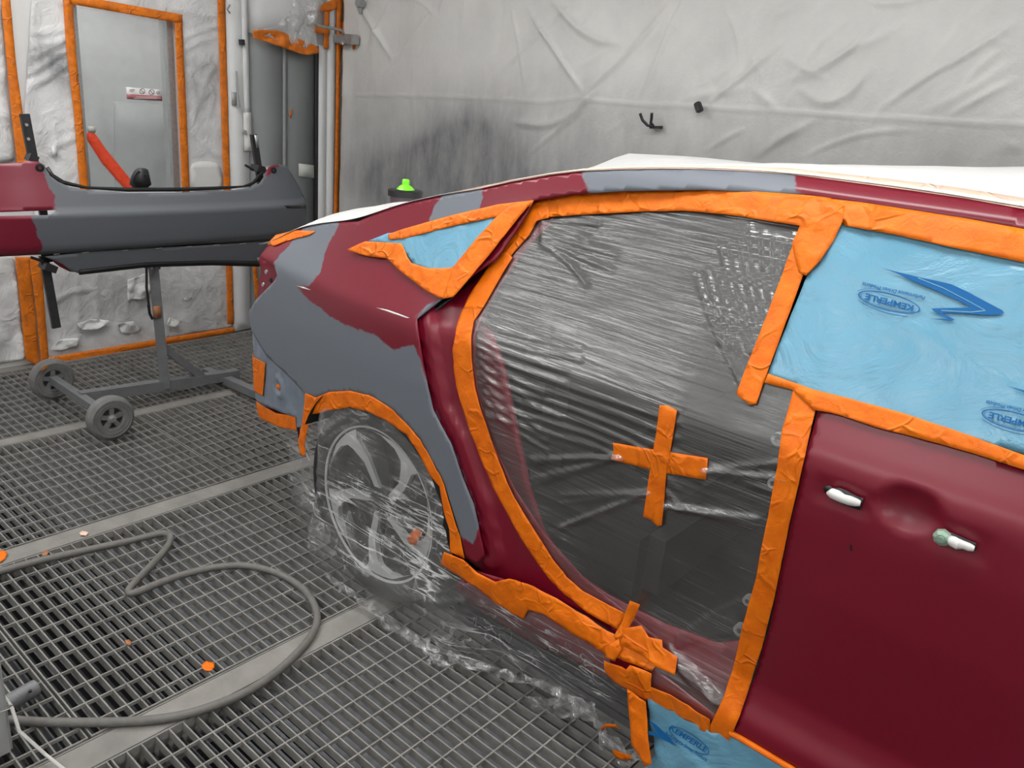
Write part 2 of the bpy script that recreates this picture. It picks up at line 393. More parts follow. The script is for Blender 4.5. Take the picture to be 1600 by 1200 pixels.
def patch(name, poly, surf, off=0.0, res=.02, mat=None, parent=None, amp=0.0, wl=.03, thick=.001, uv=False, holes=(), attrs=None, disp=None, step=9, seed=0, solid=True, edge=0.0):
    """a sheet cut to an outline and laid on a surface of the place; amp/wl: wrinkles; disp(P, d): extra offset towards the viewer"""
    ol = [tuple(p) for p in poly] if uv else hitpoly(surf, poly, step)
    if uv: ol = densify(ol, max(res, .01))
    hl = [([tuple(p) for p in h] if uv else hitpoly(surf, h, step)) for h in holes]
    A = np.array(ol); lo, hi = A.min(0), A.max(0)
    gx = np.arange(lo[0], hi[0]+res, res); gy = np.arange(lo[1], hi[1]+res, res*.866)
    X, Y = np.meshgrid(gx, gy); X = X+(np.arange(len(gy)) % 2)[:, None]*res*.5
    P = np.stack([X.ravel(), Y.ravel()], 1); P = P[inpoly(P, A)]
    if len(P): P = P[segdist(P, A) > res*.4]
    for h in hl:
        if len(P): P = P[~inpoly(P, h)]
        if len(P): P = P[segdist(P, np.array(h)) > res*.4]
    vs = [Vector(p) for p in ol]; faces = [list(range(len(ol)))]; edges = []
    for h in hl:
        b = len(vs); vs += [Vector(p) for p in h]; edges += [(b+i, b+(i+1) % len(h)) for i in range(len(h))]
    vs += [Vector(p) for p in P]
    r = delaunay_2d_cdt(vs, edges, faces, 1, 1e-6)
    V, F = r[0], [list(f) for f in r[2]]
    PV = np.array([tuple(v) for v in V])
    if hl:
        cen = np.array([PV[f].mean(0) for f in F]); keep = np.ones(len(F), bool)
        for h in hl: keep &= ~inpoly(cen, h)
        F = [f for f, k in zip(F, keep) if k]
    dd = disp(PV) if disp else np.zeros(len(PV))
    ed = segdist(PV, A) if edge else None
    co = []
    for i, v in enumerate(PV):
        o = off+dd[i]
        if amp:
            a = amp
            if edge: a *= min(1, ed[i]/edge)
            o += a*noise.noise(Vector((v[0]/wl+seed*7.3, v[1]/wl, seed*1.7)))+.4*a*noise.noise(Vector((v[0]/wl*2.6, v[1]/wl*2.6+seed, 3.1)))
        co.append(surf.pos(v[0], v[1], o))
    me = bpy.data.meshes.new(name); me.from_pydata(co, [], F); me.update()
    # face the viewer
    c = Vector((0, 0, CAMZ)); s_ = sum((p.normal.dot(c-p.center))*p.area for p in me.polygons)
    if s_ < 0: me.flip_normals()
    if attrs:
        for k, fn in attrs.items():
            at = me.attributes.new(k, 'FLOAT', 'POINT'); at.data.foreach_set('value', np.asarray(fn(PV), np.float32))
    o = link(name, me, mat, parent, True)
    if solid and thick:
        md = o.modifiers.new('thickness', 'SOLIDIFY'); md.thickness = thick; md.offset = -1
    return o

# ------------------------------------------------------------------ setting: floor pit, beams, walls, ceiling, lights
mb = MB(); mb.box((-4.7, -2.6, -.40), (4.3, 3.7, -.36)); mb.build('floor', 'pit'); tag(bpy.data.objects['floor'], kind='structure')
fl = bpy.data.objects['floor']
mb = MB(); y = -1.4
while y < 3.5:
    mb.box((-4.5, y, -.054), (.4, y+.0240, -.050)); y += .0372
mb.build('filter_slat', 'slat', fl)
BEAMS = [(-4.56, -4.455), (-3.60, -3.53), (-2.684, -2.60), (-1.682, -1.594), (-.70, -.62), (.28, .36)]
for i, (a, b) in enumerate(BEAMS):
    mb = MB(); mb.box((a, -1.6, -.12), (b, 3.5, 0), .003)
    if 0 < i: mb.box((a-.008, -1.6, -.10), (a-.004, 3.5, -.004))
    tag(mb.build('trim_%d' % (i+1), 'beam_steel'), kind='structure')
mb = MB(); mb.box((.36, -2.2, -.30), (4, 3.5, -.02)); mb.box((-4.5, -2.2, -.30), (.36, -1.6, -.02)); tag(mb.build('trim_7', 'slat'), kind='structure')

wins = [(118, 7), (268, 35), (281, 300), (137, 300)]
wv = [LEFT.hit(*p) for p in wins]
zb = .80; yw0, yw1, zw1 = min(v[0] for v in wv)-.01, max(v[0] for v in wv)+.01, 2.42
mb = MB()
mb.box((WX-.14, -2.2, -.1), (WX-.02, yw0, 2.9)); mb.box((WX-.14, yw1, -.1), (WX-.02, 3.6, 2.9))
mb.box((WX-.14, yw0, -.1), (WX-.02, yw1, zb)); mb.box((WX-.14, yw0, zw1), (WX-.02, yw1, 2.9))
tag(mb.build('wall_left', 'wall_white'), kind='structure')
mb = MB(); mb.box((-4.7, BY+.06, -.1), (4.1, BY+.14, 2.9)); tag(mb.build('wall_back', 'wall_white'), kind='structure')
mb = MB(); mb.box((-4.7, -2.3, -.1), (4.1, -2.2, 2.9)); tag(mb.build('wall_front', 'wall_white'), kind='structure')
mb = MB(); mb.box((4.0, -2.2, -.1), (4.1, 3.6, 2.9)); tag(mb.build('wall_right', 'wall_white'), kind='structure')
mb = MB(); mb.box((-4.7, -2.3, 2.9), (4.1, 3.7, 3.0)); tag(mb.build('ceiling', 'wall_white'), kind='structure')
for k, (cx, cy) in enumerate([(-3.2, 1.3), (-.9, 1.3), (1.6, 1.3), (-3.2, -.9), (-.9, -1.2), (1.6, -1.2)]):
    e = empty('ceiling_light', (cx, cy, 2.9), 'long white ceiling light panel above the booth, %s' % ['over the bumper stand', 'over the car roof', 'over the car bonnet', 'over the left floor gratings', 'behind the camera on the left', 'behind the camera on the right'][k], 'light', 'ceiling light panels')
    mb = MB(); mb.box((cx-.68, cy-.33, 2.86), (cx+.68, cy-.30, 2.9)); mb.box((cx-.68, cy+.30, 2.86), (cx+.68, cy+.33, 2.9)); mb.box((cx-.68, cy-.3, 2.86), (cx-.65, cy+.3, 2.9)); mb.box((cx+.65, cy-.3, 2.86), (cx+.68, cy+.3, 2.9))
    mb.build('frame', 'white_plastic', e)
    mb = MB(); mb.box((cx-.65, cy-.30, 2.875), (cx+.65, cy+.30, 2.885)); mb.build('diffuser', 'lamp', e)

# floor gratings: each panel one thing
rows = [(-4.452, -3.603, 'next to the left wall'), (-3.526, -2.694, 'around the stand wheel'), (-2.596, -1.692, 'under the hose loop'), (-1.592, -.704, 'running under the car'), (-.618, .276, 'below the front door')]
cols = [(-.40, .5965, 'near end'), (.6035, 1.5965, 'second from near end'), (1.6035, 2.5965, 'third from near end'), (2.6035, 3.44, 'far end')]
for ri, (xa, xb, ra) in enumerate(rows):
    for ci, (ya, yb, ca) in enumerate(cols):
        if ri > 2 and ci > 1: continue
        if ri in (2,) and ci == 3: continue
        if ri == 0 and ci == 0: continue
        mb = MB(); n = 28; p = (yb-ya)/n
        ph = (.0 if ri != 1 else .004)
        for i in range(n+1):
            yy = ya+.002+(yb-ya-.004)*i/n
            mb.box((xa, yy-.0019, -.026), (xb, yy+.0019, 0))
        step = .0757; k = 0; xx = xa+.002
        xs = [xa+.002, xb-.002]
        x0 = xb-.002-.045
        while x0 > xa+.03: xs.append(x0); x0 -= step
        for xx in xs: mb.box((xx-.0022, ya, -.009 if xx not in xs[:2] else -.024), (xx+.0022, yb, .0005))
        o = mb.build('floor_grating', 'grating_steel')
        tag(o, 'grey floor grating panel, row %s, %s' % (ra, ca), 'grating', 'steel floor grating panels')

# ------------------------------------------------------------------ left wall: leaf films, window, door
G_T = 'orange masking tape strips on the booth wall'
e = bpy.data.objects.new('window_1', None); COL.objects.link(e); e.location = (WX, (yw0+yw1)/2, zb); tag(e, kind='structure')
mb = MB()
for (a, b, c, d_) in ((yw0, yw0+.035, zb, zw1), (yw1-.035, yw1, zb, zw1), (yw0, yw1, zw1-.035, zw1), (yw0, yw1, zb, zb+.035)):
    mb.box((WX-.10, a, c), (WX-.015, b, d_))
mb.build('window_frame', 'galv', e)
mb = MB(); mb.box((WX-.05, yw0+.03, zb+.03), (WX-.044, yw1-.03, zw1-.03)); mb.build('pane', 'glass', e)
# the room beyond the window
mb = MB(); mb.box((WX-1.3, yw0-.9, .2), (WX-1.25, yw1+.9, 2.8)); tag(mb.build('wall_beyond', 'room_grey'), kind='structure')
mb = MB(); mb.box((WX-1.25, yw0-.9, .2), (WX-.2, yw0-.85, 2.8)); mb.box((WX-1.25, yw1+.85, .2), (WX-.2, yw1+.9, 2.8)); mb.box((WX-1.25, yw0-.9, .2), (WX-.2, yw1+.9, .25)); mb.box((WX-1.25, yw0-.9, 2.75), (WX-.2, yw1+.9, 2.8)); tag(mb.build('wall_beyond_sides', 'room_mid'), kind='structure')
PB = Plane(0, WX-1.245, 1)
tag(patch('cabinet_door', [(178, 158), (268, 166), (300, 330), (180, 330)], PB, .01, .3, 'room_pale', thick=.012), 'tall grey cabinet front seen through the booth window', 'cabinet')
lt = empty('added_room_light', (WX-.75, 2.0, 2.72), 'added unseen white lamp brightening the room beyond the booth window', 'light')  # added lamp, out of view, put in to brighten what the window shows
mb = MB(); mb.box((WX-1.0, 1.6, 2.70), (WX-.5, 2.4, 2.74)); mb.build('diffuser', 'lamp', lt)  # glowing panel of the added lamp
# sticker on the glass
PG = Plane(0, WX-.04, 1)
st = patch('safety_sticker', [(197, 136), (252, 140), (253, 158), (198, 155)], PG, .002, .2, 'sticker', thick=.001)
tag(st, 'white safety sticker with round signs and red text band on the window glass', 'sticker')
patch('red_band', [(197.5, 147), (252.5, 150), (253, 157.5), (198, 154)], PG, .0032, .2, 'sticker_red', st, thick=.0005)
for (cx, cy, r) in ((222, 142.5, 4.6), (236.5, 144, 4.6), (246.5, 145, 2.4)):
    ring = [(cx+r*math.cos(a), cy+r*math.sin(a)) for a in np.linspace(0, 6.283, 20)[:-1]]; ri = [(cx+(r-1.1)*math.cos(a), cy+(r-1.1)*math.sin(a)) for a in np.linspace(0, 6.283, 20)[:-1]]
    patch('round_sign', ring, PG, .0032, .2, 'ink', st, thick=.0005, holes=[ri], step=2)
    if r > 3: patch('sign_bar', [(cx-3, cy-2.2), (cx-2.2, cy-3), (cx+3, cy+2.2), (cx+2.2, cy+3)], PG, .0032, .2, 'ink', st, thick=.0005)
for (x0, x1, y0) in ((201, 210, 139.5), (201, 208, 142), (212, 250, 151.2), (209, 251, 153.2)):
    patch('text_line', [(x0, y0), (x1, y0+.3), (x1, y0+1.1), (x0, y0+.8)], PG, .004, .2, 'ink' if y0 < 145 else 'sticker', st, thick=.0004)
tag(patch('masking_tape', [(131, 211), (141, 204), (150, 211), (165, 233), (212, 290), (216, 300), (199, 300), (160, 256), (145, 233)], PG, .003, .03, 'red_tape', amp=.003, wl=.05), 'red-orange tape strip slanting across the window glass', 'tape')
tag(patch('paper_note', [(136, 197), (151, 198), (148, 208), (137, 206)], PG, .004, .05, 'card', amp=.002), 'small pale note above the red tape on the window glass', 'note')

# leaf film with the window cut-out
def crease(surf, lines, width, amp):
    L = [np.array([surf.hit(*p) for p in smooth_poly(l, False, 1)]) for l in lines]
    def f(P):
        o = np.zeros(len(P))
        for l in L: o += amp*np.exp(-(segdist(P, l, False)/width)**2)
        return o
    return f
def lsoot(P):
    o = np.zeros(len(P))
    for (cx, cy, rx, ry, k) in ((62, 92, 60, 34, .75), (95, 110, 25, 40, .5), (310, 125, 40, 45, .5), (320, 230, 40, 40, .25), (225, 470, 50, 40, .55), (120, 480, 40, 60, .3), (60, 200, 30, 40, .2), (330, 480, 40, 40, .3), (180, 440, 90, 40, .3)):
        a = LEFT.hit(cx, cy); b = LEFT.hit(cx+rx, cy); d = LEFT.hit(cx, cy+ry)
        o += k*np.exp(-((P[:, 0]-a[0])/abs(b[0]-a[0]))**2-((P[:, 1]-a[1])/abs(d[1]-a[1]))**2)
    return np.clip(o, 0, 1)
random.seed(3)
leaf_lines = [[(22, 40), (60, 55), (100, 45)], [(25, 75), (60, 72), (98, 62)], [(28, 95), (70, 82), (104, 60)], [(35, 120), (80, 95), (106, 78)], [(40, 140), (80, 120), (108, 95)], [(30, 130), (55, 128), (90, 108)], [(55, 65), (60, 90), (55, 115)], [(290, 75), (320, 60), (338, 58)], [(300, 190), (315, 140), (330, 105)], [(295, 110), (305, 150), (300, 185)], [(318, 150), (335, 130), (328, 180)], [(290, 195), (320, 230), (345, 245)], [(310, 100), (325, 95), (335, 110)], [(270, 12), (300, 20), (335, 26)], [(285, 60), (310, 50), (336, 40)], [(120, 430), (122, 500), (118, 540)], [(150, 420), (150, 480), (155, 510)], [(310, 420), (330, 450), (345, 480)], [(290, 420), (320, 460), (340, 500)], [(85, 470), (110, 455), (140, 450)], [(70, 180), (90, 210), (80, 240)], [(100, 250), (80, 230), (115, 215)]]
leafo = [(50, -20), (345, -20), (357, 300), (363, 512), (72, 562), (60, 400), (37, 180)]
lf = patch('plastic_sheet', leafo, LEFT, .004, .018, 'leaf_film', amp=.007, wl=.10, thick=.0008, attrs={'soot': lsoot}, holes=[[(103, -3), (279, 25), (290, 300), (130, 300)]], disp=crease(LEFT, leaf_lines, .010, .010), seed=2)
tag(lf, 'crumpled silver-grey plastic sheet over the door leaf around the taped window', 'plastic sheet')
tornz = [[(118, 505), (140, 498), (172, 499), (150, 513), (125, 515)], [(75, 545), (90, 530), (122, 525), (118, 540), (95, 547)], [(180, 505), (205, 500), (218, 515), (205, 522), (186, 518)], [(197, 436), (232, 424), (236, 448), (225, 466), (196, 468)], [(255, 505), (262, 495), (282, 501), (270, 512)], [(285, 465), (295, 460), (298, 466), (287, 470)]]
for k, t in enumerate(tornz):
    mbp = patch('torn_flap', t, LEFT, .02, .012, 'white_sheet', lf, amp=.022, wl=.05, thick=.0008, seed=k+11)
lf2 = patch('plastic_sheet', [(-40, 380), (22, 400), (40, 560), (-40, 580)], LEFT, .004, .02, 'leaf_film', amp=.016, wl=.09, thick=.0008, seed=5)
tag(lf2, 'crumpled grey plastic sheet at the far left below the red end of the bumper', 'plastic sheet')
lf3 = patch('plastic_sheet', [(-40, -20), (0, -20), (10, 150), (22, 250), (-40, 260)], LEFT, .004, .03, 'leaf_film', amp=.012, wl=.09, thick=.0008, seed=6)
tag(lf3, 'narrow grey plastic sheet at the top left corner behind the wall tape', 'plastic sheet')
def wtape(poly, label, amp=.003, seed=0, surf=LEFT, off=.026, mat='wall_tape'):
    return tag(patch('masking_tape', poly, surf, off, .02, mat, amp=amp, wl=.06, thick=.0008, seed=seed), label, 'tape', G_T)
wtape([(0, -20), (11, -20), (22, 100), (33, 180), (47, 260), (24, 262), (12, 150), (-1, 10)], 'vertical orange tape at the far left edge of the door leaf, above the bumper', seed=1)
wtape([(20, 400), (43, 400), (52, 490), (60, 572), (37, 560), (28, 470)], 'wide brownish orange tape at the far left below the bumper', .006, 2)
wtape([(43, 400), (62, 404), (66, 470), (73, 556), (62, 572), (55, 500)], 'vertical orange tape on the left edge of the door leaf, below the bumper', seed=3)
wtape([(62, 572), (73, 556), (160, 542), (250, 527), (362, 509), (363, 517), (250, 537), (160, 554)], 'horizontal orange tape along the bottom of the door leaf', seed=4, off=.030)
wtape([(94, -20), (109, -20), (110, 6), (117, 100), (125, 175), (136, 300), (122, 300), (112, 175), (100, 75), (95, 0)], 'orange tape down the left side of the booth window', seed=5)
wtape([(96, -12), (112, -8), (200, 8), (281, 23), (279, 34), (269, 35), (190, 21), (110, 7)], 'orange tape along the top of the booth window', seed=6, off=.030)
wtape([(269, 32), (281, 24), (284, 100), (288, 180), (293, 300), (281, 300), (276, 180), (272, 100)], 'orange tape down the right side of the booth window', seed=7)
wtape([(335, -20), (347, -20), (352, 150), (356, 293), (362, 505), (352, 505), (346, 293), (341, 150)], 'long vertical orange tape along the right edge of the door leaf', seed=8)
# hatch cover
tag(patch('cover_plate', smooth_poly([(293, 300), (293, 268), (300, 253), (322, 251), (340, 255), (346, 268), (347, 300)]), LEFT, .012, .04, 'white_plastic', thick=.006), 'rounded white cover plate on the door leaf right of the window', 'plate')
tag(patch('paper_tab', [(78, 228), (85, 226), (88, 236), (87, 243), (79, 242)], LEFT, .02, .02, 'white_sheet', amp=.003), 'small white tab with a wire left of the window', 'tab')

# column, door_1
e = empty('column_cladding', (WX, 2.45, 0), 'white painted steel column between the door leaf and the glazed side door', 'column')
e['kind'] = 'structure'
patch('column_body', [(349, -20), (382, -20), (387, 280), (388, 512), (364, 517), (358, 300)], LEFT, .02, .2, 'door_white', e, thick=.03)
patch('edge_strip', [(373, -20), (382, -20), (386, 175), (378, 175)], LEFT, .03, .2, 'door_white', e, thick=.012)
patch('lock_plate', [(376, 175), (387, 175), (389, 235), (378, 235)], LEFT, .036, .2, 'white_plastic', e, thick=.014)
patch('handle_plate', [(358.5, 143), (366, 144), (368, 165), (359, 164)], LEFT, .028, .2, 'grey_plastic', e, thick=.01)
mb = MB(); h0, h1, h2 = pl(369.5, 111, 0, WX+.05), pl(371, 145, 0, WX+.05), pl(373, 168, 0, WX+.045)
mb.tube([h0, h1, h2], [.006, .006, .012], 8); mb.build('handle_lever', 'grey_plastic', e, True)
mb = MB(); mb.tube([pl(359, 8, 0, WX+.04), pl(355, 15, 0, WX+.06), pl(359, 20, 0, WX+.04)], .005, 8); mb.build('hook', 'grey_plastic', e, True)
mb = MB(); a = pl(381.5, 206, 0, WX+.036); mb.tube([a, (a[0]+.012, a[1], a[2])], .012, 12); mb.build('bolt', 'grey_plastic', e)
mb = MB(); mb.bar(pl(375, 66, 0, WX+.04), pl(381, 66, 0, WX+.04), .025, .03); mb.build('catch', 'dark_steel', e)

d1 = bpy.data.objects.new('door_1', None); COL.objects.link(d1); d1.location = (WX, 3.0, 0); tag(d1, kind='structure')
patch('door_upper_panel', [(382, -20), (520, -20), (518, 78), (384, 58)], LEFT, .0, .3, 'door_white', d1, thick=.02)
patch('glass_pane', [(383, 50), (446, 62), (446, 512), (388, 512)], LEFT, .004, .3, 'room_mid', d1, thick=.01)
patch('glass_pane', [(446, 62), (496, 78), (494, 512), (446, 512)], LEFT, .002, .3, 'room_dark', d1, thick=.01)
patch('mullion', [(441, 60), (446, 60), (446, 512), (441, 512)], LEFT, .012, .3, 'room_mid', d1, thick=.01)
patch('edge_seal', [(491, 72), (496, 72), (494, 512), (489, 512)], LEFT, .014, .3, 'black_plastic', d1, thick=.01)
patch('door_stile', [(496, 70), (508, 74), (505, 512), (494, 512)], LEFT, .02, .3, 'door_white', d1, thick=.03)
patch('door_stile', [(509, -20), (522, -20), (517, 512), (506, 512)], LEFT, .03, .3, 'door_white', d1, thick=.03)
tag(patch('paper_note', [(465, 255), (489, 258), (489, 278), (465, 275)], LEFT, .012, .1, 'card', thick=.001), 'pale rectangular note low on the glazed side door', 'note')
tag(patch('masking_tape', [(453, 171), (455.5, 171), (453, 184), (450, 183)], LEFT, .012, .03, 'tape', thick=.001), 'tiny orange tape scrap on the glass of the side door', 'tape')
wtape([(520, -20), (530, -20), (527, 75), (525, 150), (523, 342), (516, 342), (519, 150)], 'vertical orange tape in the corner between the side door and the back wall', seed=9, off=.04)
wtape([(390, 405), (397, 405), (402, 470), (395, 472)], 'short orange tape on the column between the bumper and the car', seed=10, off=.03)
wtape([(500, 14), (508, 16), (507, 76), (499, 76)], 'short vertical orange tape at the top corner of the side door', seed=11, off=.045)
wtape([(487, 21), (490, 8), (517, -2), (519, 13), (509, 18), (497, 17)], 'crumpled orange tape at the very top of the side door', .006, 12, off=.05)
wtape([(480, 41), (508, 43), (507, 54), (482, 51)], 'horizontal orange tape under the closer arm', seed=13, off=.05)
wtape([(519, 35), (561, 35), (563, 78), (516, 76)], 'square orange tape patch behind the door closer', seed=14, surf=BACK, off=.02)
# hanging film with an orange hem
hf = patch('hanging_plastic', [(455, -20), (490, -20), (493, 5), (481, 40), (486, 72), (484, 77), (462, 74), (440, 66), (410, 58), (384, 50), (384, 47), (420, 40), (445, 15)], LEFT, .07, .014, 'hanging_film', amp=.03, wl=.07, thick=.0006, seed=3, edge=.02)
tag(hf, 'clear plastic gathered over the top of the side door with an orange tape hem', 'plastic sheet')
patch('tape_hem', [(384, 47), (400, 46), (425, 48), (455, 60), (480, 70), (487, 74), (487, 82), (470, 85), (460, 84), (440, 77), (410, 66), (384, 59)], LEFT, .075, .012, 'wall_tape', hf, amp=.02, wl=.06, thick=.0008, seed=4)
# door closer
dc = empty('door_closer', pl(540, 60, 1, BY-.05), 'grey hydraulic door closer on an orange taped patch beside the side door', 'door closer')
mb = MB(); a, b = pl(512, 60, 1, BY-.06), pl(555, 62, 1, BY-.06); mb.bar(a, b, .055, .05, bev=.006); mb.build('body', 'grey_plastic', dc)
mb = MB(); mb.bar(pl(541, 61, 1, BY-.062), pl(556, 62, 1, BY-.062), .058, .056, bev=.003); mb.build('end_cap', 'galv', dc)
mb = MB(); mb.tube([pl(536, 66, 1, BY-.07), pl(536, 70, 1, BY-.07)], .02, 12); mb.build('pinion', 'galv', dc)
mb = MB(); mb.tube([pl(480, 40, 0, WX+.12), pl(492, 36, 0, WX+.12), pl(497, 40, 0, WX+.12), pl(533, 47, 1, BY-.11), pl(537, 53, 1, BY-.09)], .009, 8); mb.build('arm', 'galv', dc, True)

# ------------------------------------------------------------------ back wall sheet
seam = [(522, 148), (690, 151), (770, 155), (860, 160), (905, 153), (960, 161), (1000, 163), (1100, 168), (1270, 178), (1350, 183), (1480, 190), (1620, 197)]
folds = [[(770, 155), (812, 138)], [(905, 160), (940, 130), (1010, 60), (1060, 0)], [(780, 120), (850, 55), (920, -10)], [(800, 190), (880, 200), (950, 130)], [(830, 245), (880, 200), (920, 170)], [(1100, 170), (1180, 110), (1240, 60)], [(1215, 140), (1260, 115), (1330, 80), (1390, 55), (1430, 30)], [(1250, 130), (1330, 85), (1380, 25)], [(1230, 150), (1255, 120), (1290, 60), (1350, 20)], [(1250, 135), (1290, 165), (1330, 150), (1370, 95)], [(1310, 180), (1345, 135), (1370, 90)], [(1370, 178), (1450, 120), (1520, 85), (1600, 30)], [(1430, 180), (1500, 155), (1600, 90)], [(1480, 185), (1560, 140), (1600, 122)], [(1440, 120), (1490, 60), (1510, 20)], [(1180, 250), (1230, 215), (1290, 183)], [(1250, 250), (1340, 208), (1440, 203)], [(1100, 240), (1150, 210), (1175, 200)], [(1550, 190), (1600, 172)], [(1500, 150), (1540, 100), (1580, 70)], [(1170, 80), (1200, 120), (1180, 150)], [(560, 0), (600, 60), (620, 100)], [(690, 10), (640, 70), (600, 120)], [(620, -10), (600, 40), (570, 90)], [(1060, 160), (1120, 145), (1180, 140)], [(830, 10), (880, 90), (920, 150)], [(800, -10), (820, 80), (830, 160)], [(860, -10), (920, 60), (980, 70)], [(1130, 0), (1160, 60), (1160, 120)], [(1080, -10), (1040, 80), (1000, 160)], [(1200, 30), (1240, 20), (1270, 0)], [(1350, 0), (1400, 10), (1480, -10)], [(600, 0), (660, -5), (700, 40)]]
overspray_shade_c = [((1100, 330), 1400, 170, .36), ((650, 330), 260, 170, .34), ((740, 255), 70, 75, .95), ((690, 290), 120, 60, .55), ((640, 300), 110, 50, .35), ((760, 300), 130, 40, .5), ((1500, 230), 200, 40, .12), ((1000, 240), 300, 60, .12), ((870, 150), 400, 40, .1)]  # local overspray blots; the broad ones also paint the light's falloff downwards
def back_disp(P):
    o = np.zeros(len(P))
    rr = random.Random(5); extra = []
    for k in range(46):
        x, y = rr.uniform(560, 1640), rr.uniform(-20, 250); ln = rr.uniform(25, 90); an = math.radians(rr.choice([35, 50, 62, 75, 150])+rr.uniform(-10, 10))
        extra.append([(x, y), (x+.5*ln*math.cos(an)+rr.uniform(-5, 5), y-.5*ln*math.sin(an)), (x+ln*math.cos(an), y-ln*math.sin(an))])
    for i, l in enumerate(folds+extra):
        L = np.array([BACK.hit(*p) for p in smooth_poly(l, False, 2)]); d = segdist(P, L, False)
        en = np.minimum(np.hypot(*(P-L[0]).T), np.hypot(*(P-L[-1]).T)); tp = np.clip(en/.14, 0, 1)
        k = 1.25 if i < len(folds) else .9; wd = (.016 if i % 3 == 0 else .009)
        o += k*tp*((.006+.003*(i % 2))*np.exp(-(d/wd)**2)+.007*np.exp(-d/.030)*(i % 2))
    L = np.array([BACK.hit(*p) for p in seam]); d = segdist(P, L, False)
    zl = np.interp(P[:, 0], L[:, 0], L[:, 1]); o += .006*np.exp(-(d/.007)**2)+.010*(1/(1+np.exp((zl-P[:, 1])/-.006)))*0
    for i, v in enumerate(P):                       # long soft vertical drapes, tighter up high
        x, z = v; o[i] += .022*noise.noise(Vector((x*3.2+.25*z, z*.35, 2.0)))+.010*noise.noise(Vector((x*8+.8*z, z*.8, 5.0)))*(.4+.6*sm(1.2, 2.2, z))+.004*noise.noise(Vector((x*22, z*9, 1.0)))
    return o
def soot(P):  # overspray blots and the painted downward light falloff
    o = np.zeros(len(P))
    for (c, rx, ry, k) in overspray_shade_c:
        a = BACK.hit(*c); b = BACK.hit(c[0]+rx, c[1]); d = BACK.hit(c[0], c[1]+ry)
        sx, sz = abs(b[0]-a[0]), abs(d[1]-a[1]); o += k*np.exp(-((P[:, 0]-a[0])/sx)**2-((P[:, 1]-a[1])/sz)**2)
    L = np.array([BACK.hit(*p) for p in seam]); zl = np.interp(P[:, 0], L[:, 0], L[:, 1]); o += .10/(1+np.exp((P[:, 1]-zl)/.012))  # tone steps darker below the seam
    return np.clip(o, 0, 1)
ws = patch('plastic_sheet', [(-4.44, .05), (.9, .05), (.9, 2.75), (-4.44, 2.75)], BACK, .03, .0125, 'wall_sheet', uv=True, disp=back_disp, attrs={'soot': soot}, thick=.001)  # 'soot' holds overspray and painted light falloff
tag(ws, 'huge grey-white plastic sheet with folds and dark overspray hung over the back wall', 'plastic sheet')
hk = empty('wall_hook', pl(1020, 195, 1, BY-.06), 'black double prong wall hook on the back wall sheet above the car roof', 'hook')
mb = MB(); mb.bar(pl(1017, 199, 1, BY-.06), pl(1033, 199, 1, BY-.06), .03, .012); mb.build('base_plate', 'dark_steel', hk)
for pts in ([(1020, 197), (1012, 196), (1004, 188), (1000, 177)], [(1021, 197), (1017, 192), (1018, 185), (1018.5, 177)]):
    mb = MB(); mb.tube([pl(p[0], p[1], 1, BY-.075-.01*i) for i, p in enumerate(pts)], .007, 8); mb.build('prong', 'dark_steel', hk, True)
mb = MB(); mb.bar(pl(1089, 160, 1, BY-.06), pl(1094, 175, 1, BY-.06), .028, .028, bev=.004); tag(mb.build('wall_clip', 'dark_steel'), 'short black clip on the back wall sheet right of the double hook', 'clip')
pu = empty('pulley', pl(562, 8, 1, BY-.05), 'small round grey pulley at the top of the back wall near the corner', 'pulley')
mb = MB(); a = pl(562.5, 5, 1, BY-.06); mb.lathe(a, [(.0, -.02), (.024, -.02), (.024, .02), (0, .02)], 'y', 20); mb.build('wheel', 'galv', pu)
mb = MB(); mb.tube([pl(562, 10, 1, BY-.05), pl(562.5, 22, 1, BY-.05)], [.02, .008], 8); mb.build('strap', 'grey_plastic', pu)
# ------------------------------------------------------------------ the car
car = empty('car', (-.4, 2.355, 0), 'dark red saloon car with grey primer patches, masked for painting on the grating floor', 'car')
def mask(polys, surf=SIDE):
    P2 = [np.array(hitpoly(surf, p, 12)) for p in polys]
    return {'primer': lambda P: np.max([sdist(P, q) for q in P2], axis=0)}
rail_up = [(560, 346), (610, 323), (672, 309), (750, 294), (800, 283), (862, 272), (912, 266), (975, 263.5), (1040, 262.5), (1100, 263), (1170, 266), (1237, 271), (1350, 286), (1430, 297), (1506, 308), (1600, 325), (1750, 355), (1900, 392)]
rail_lo = [(1900, 432), (1750, 388), (1600, 357), (1506, 341), (1350, 317), (1256, 303), (1100, 296), (975, 298), (897, 303), (834, 313)]
qp = [(404, 402), (420, 381), (434, 371), (463, 358), (500, 350), (535, 347)]+rail_up+rail_lo+[(820, 340), (776, 404), (745, 425), (692, 466), (651, 498), (653, 520), (656, 540), (660, 566), (668, 607), (676, 641), (690, 668), (704, 694), (722, 747), (740, 791), (746, 819), (757, 868), (745, 880), (728, 873), (720, 838), (705, 791), (695, 757), (689, 744), (673, 716), (658, 688), (636, 663), (611, 638), (580, 619), (547, 611), (516, 612.5), (494, 621), (477, 616), (454, 591), (416, 556), (394, 519), (388.5, 503), (389, 487), (400, 468), (427, 441), (433, 430), (428, 415)]
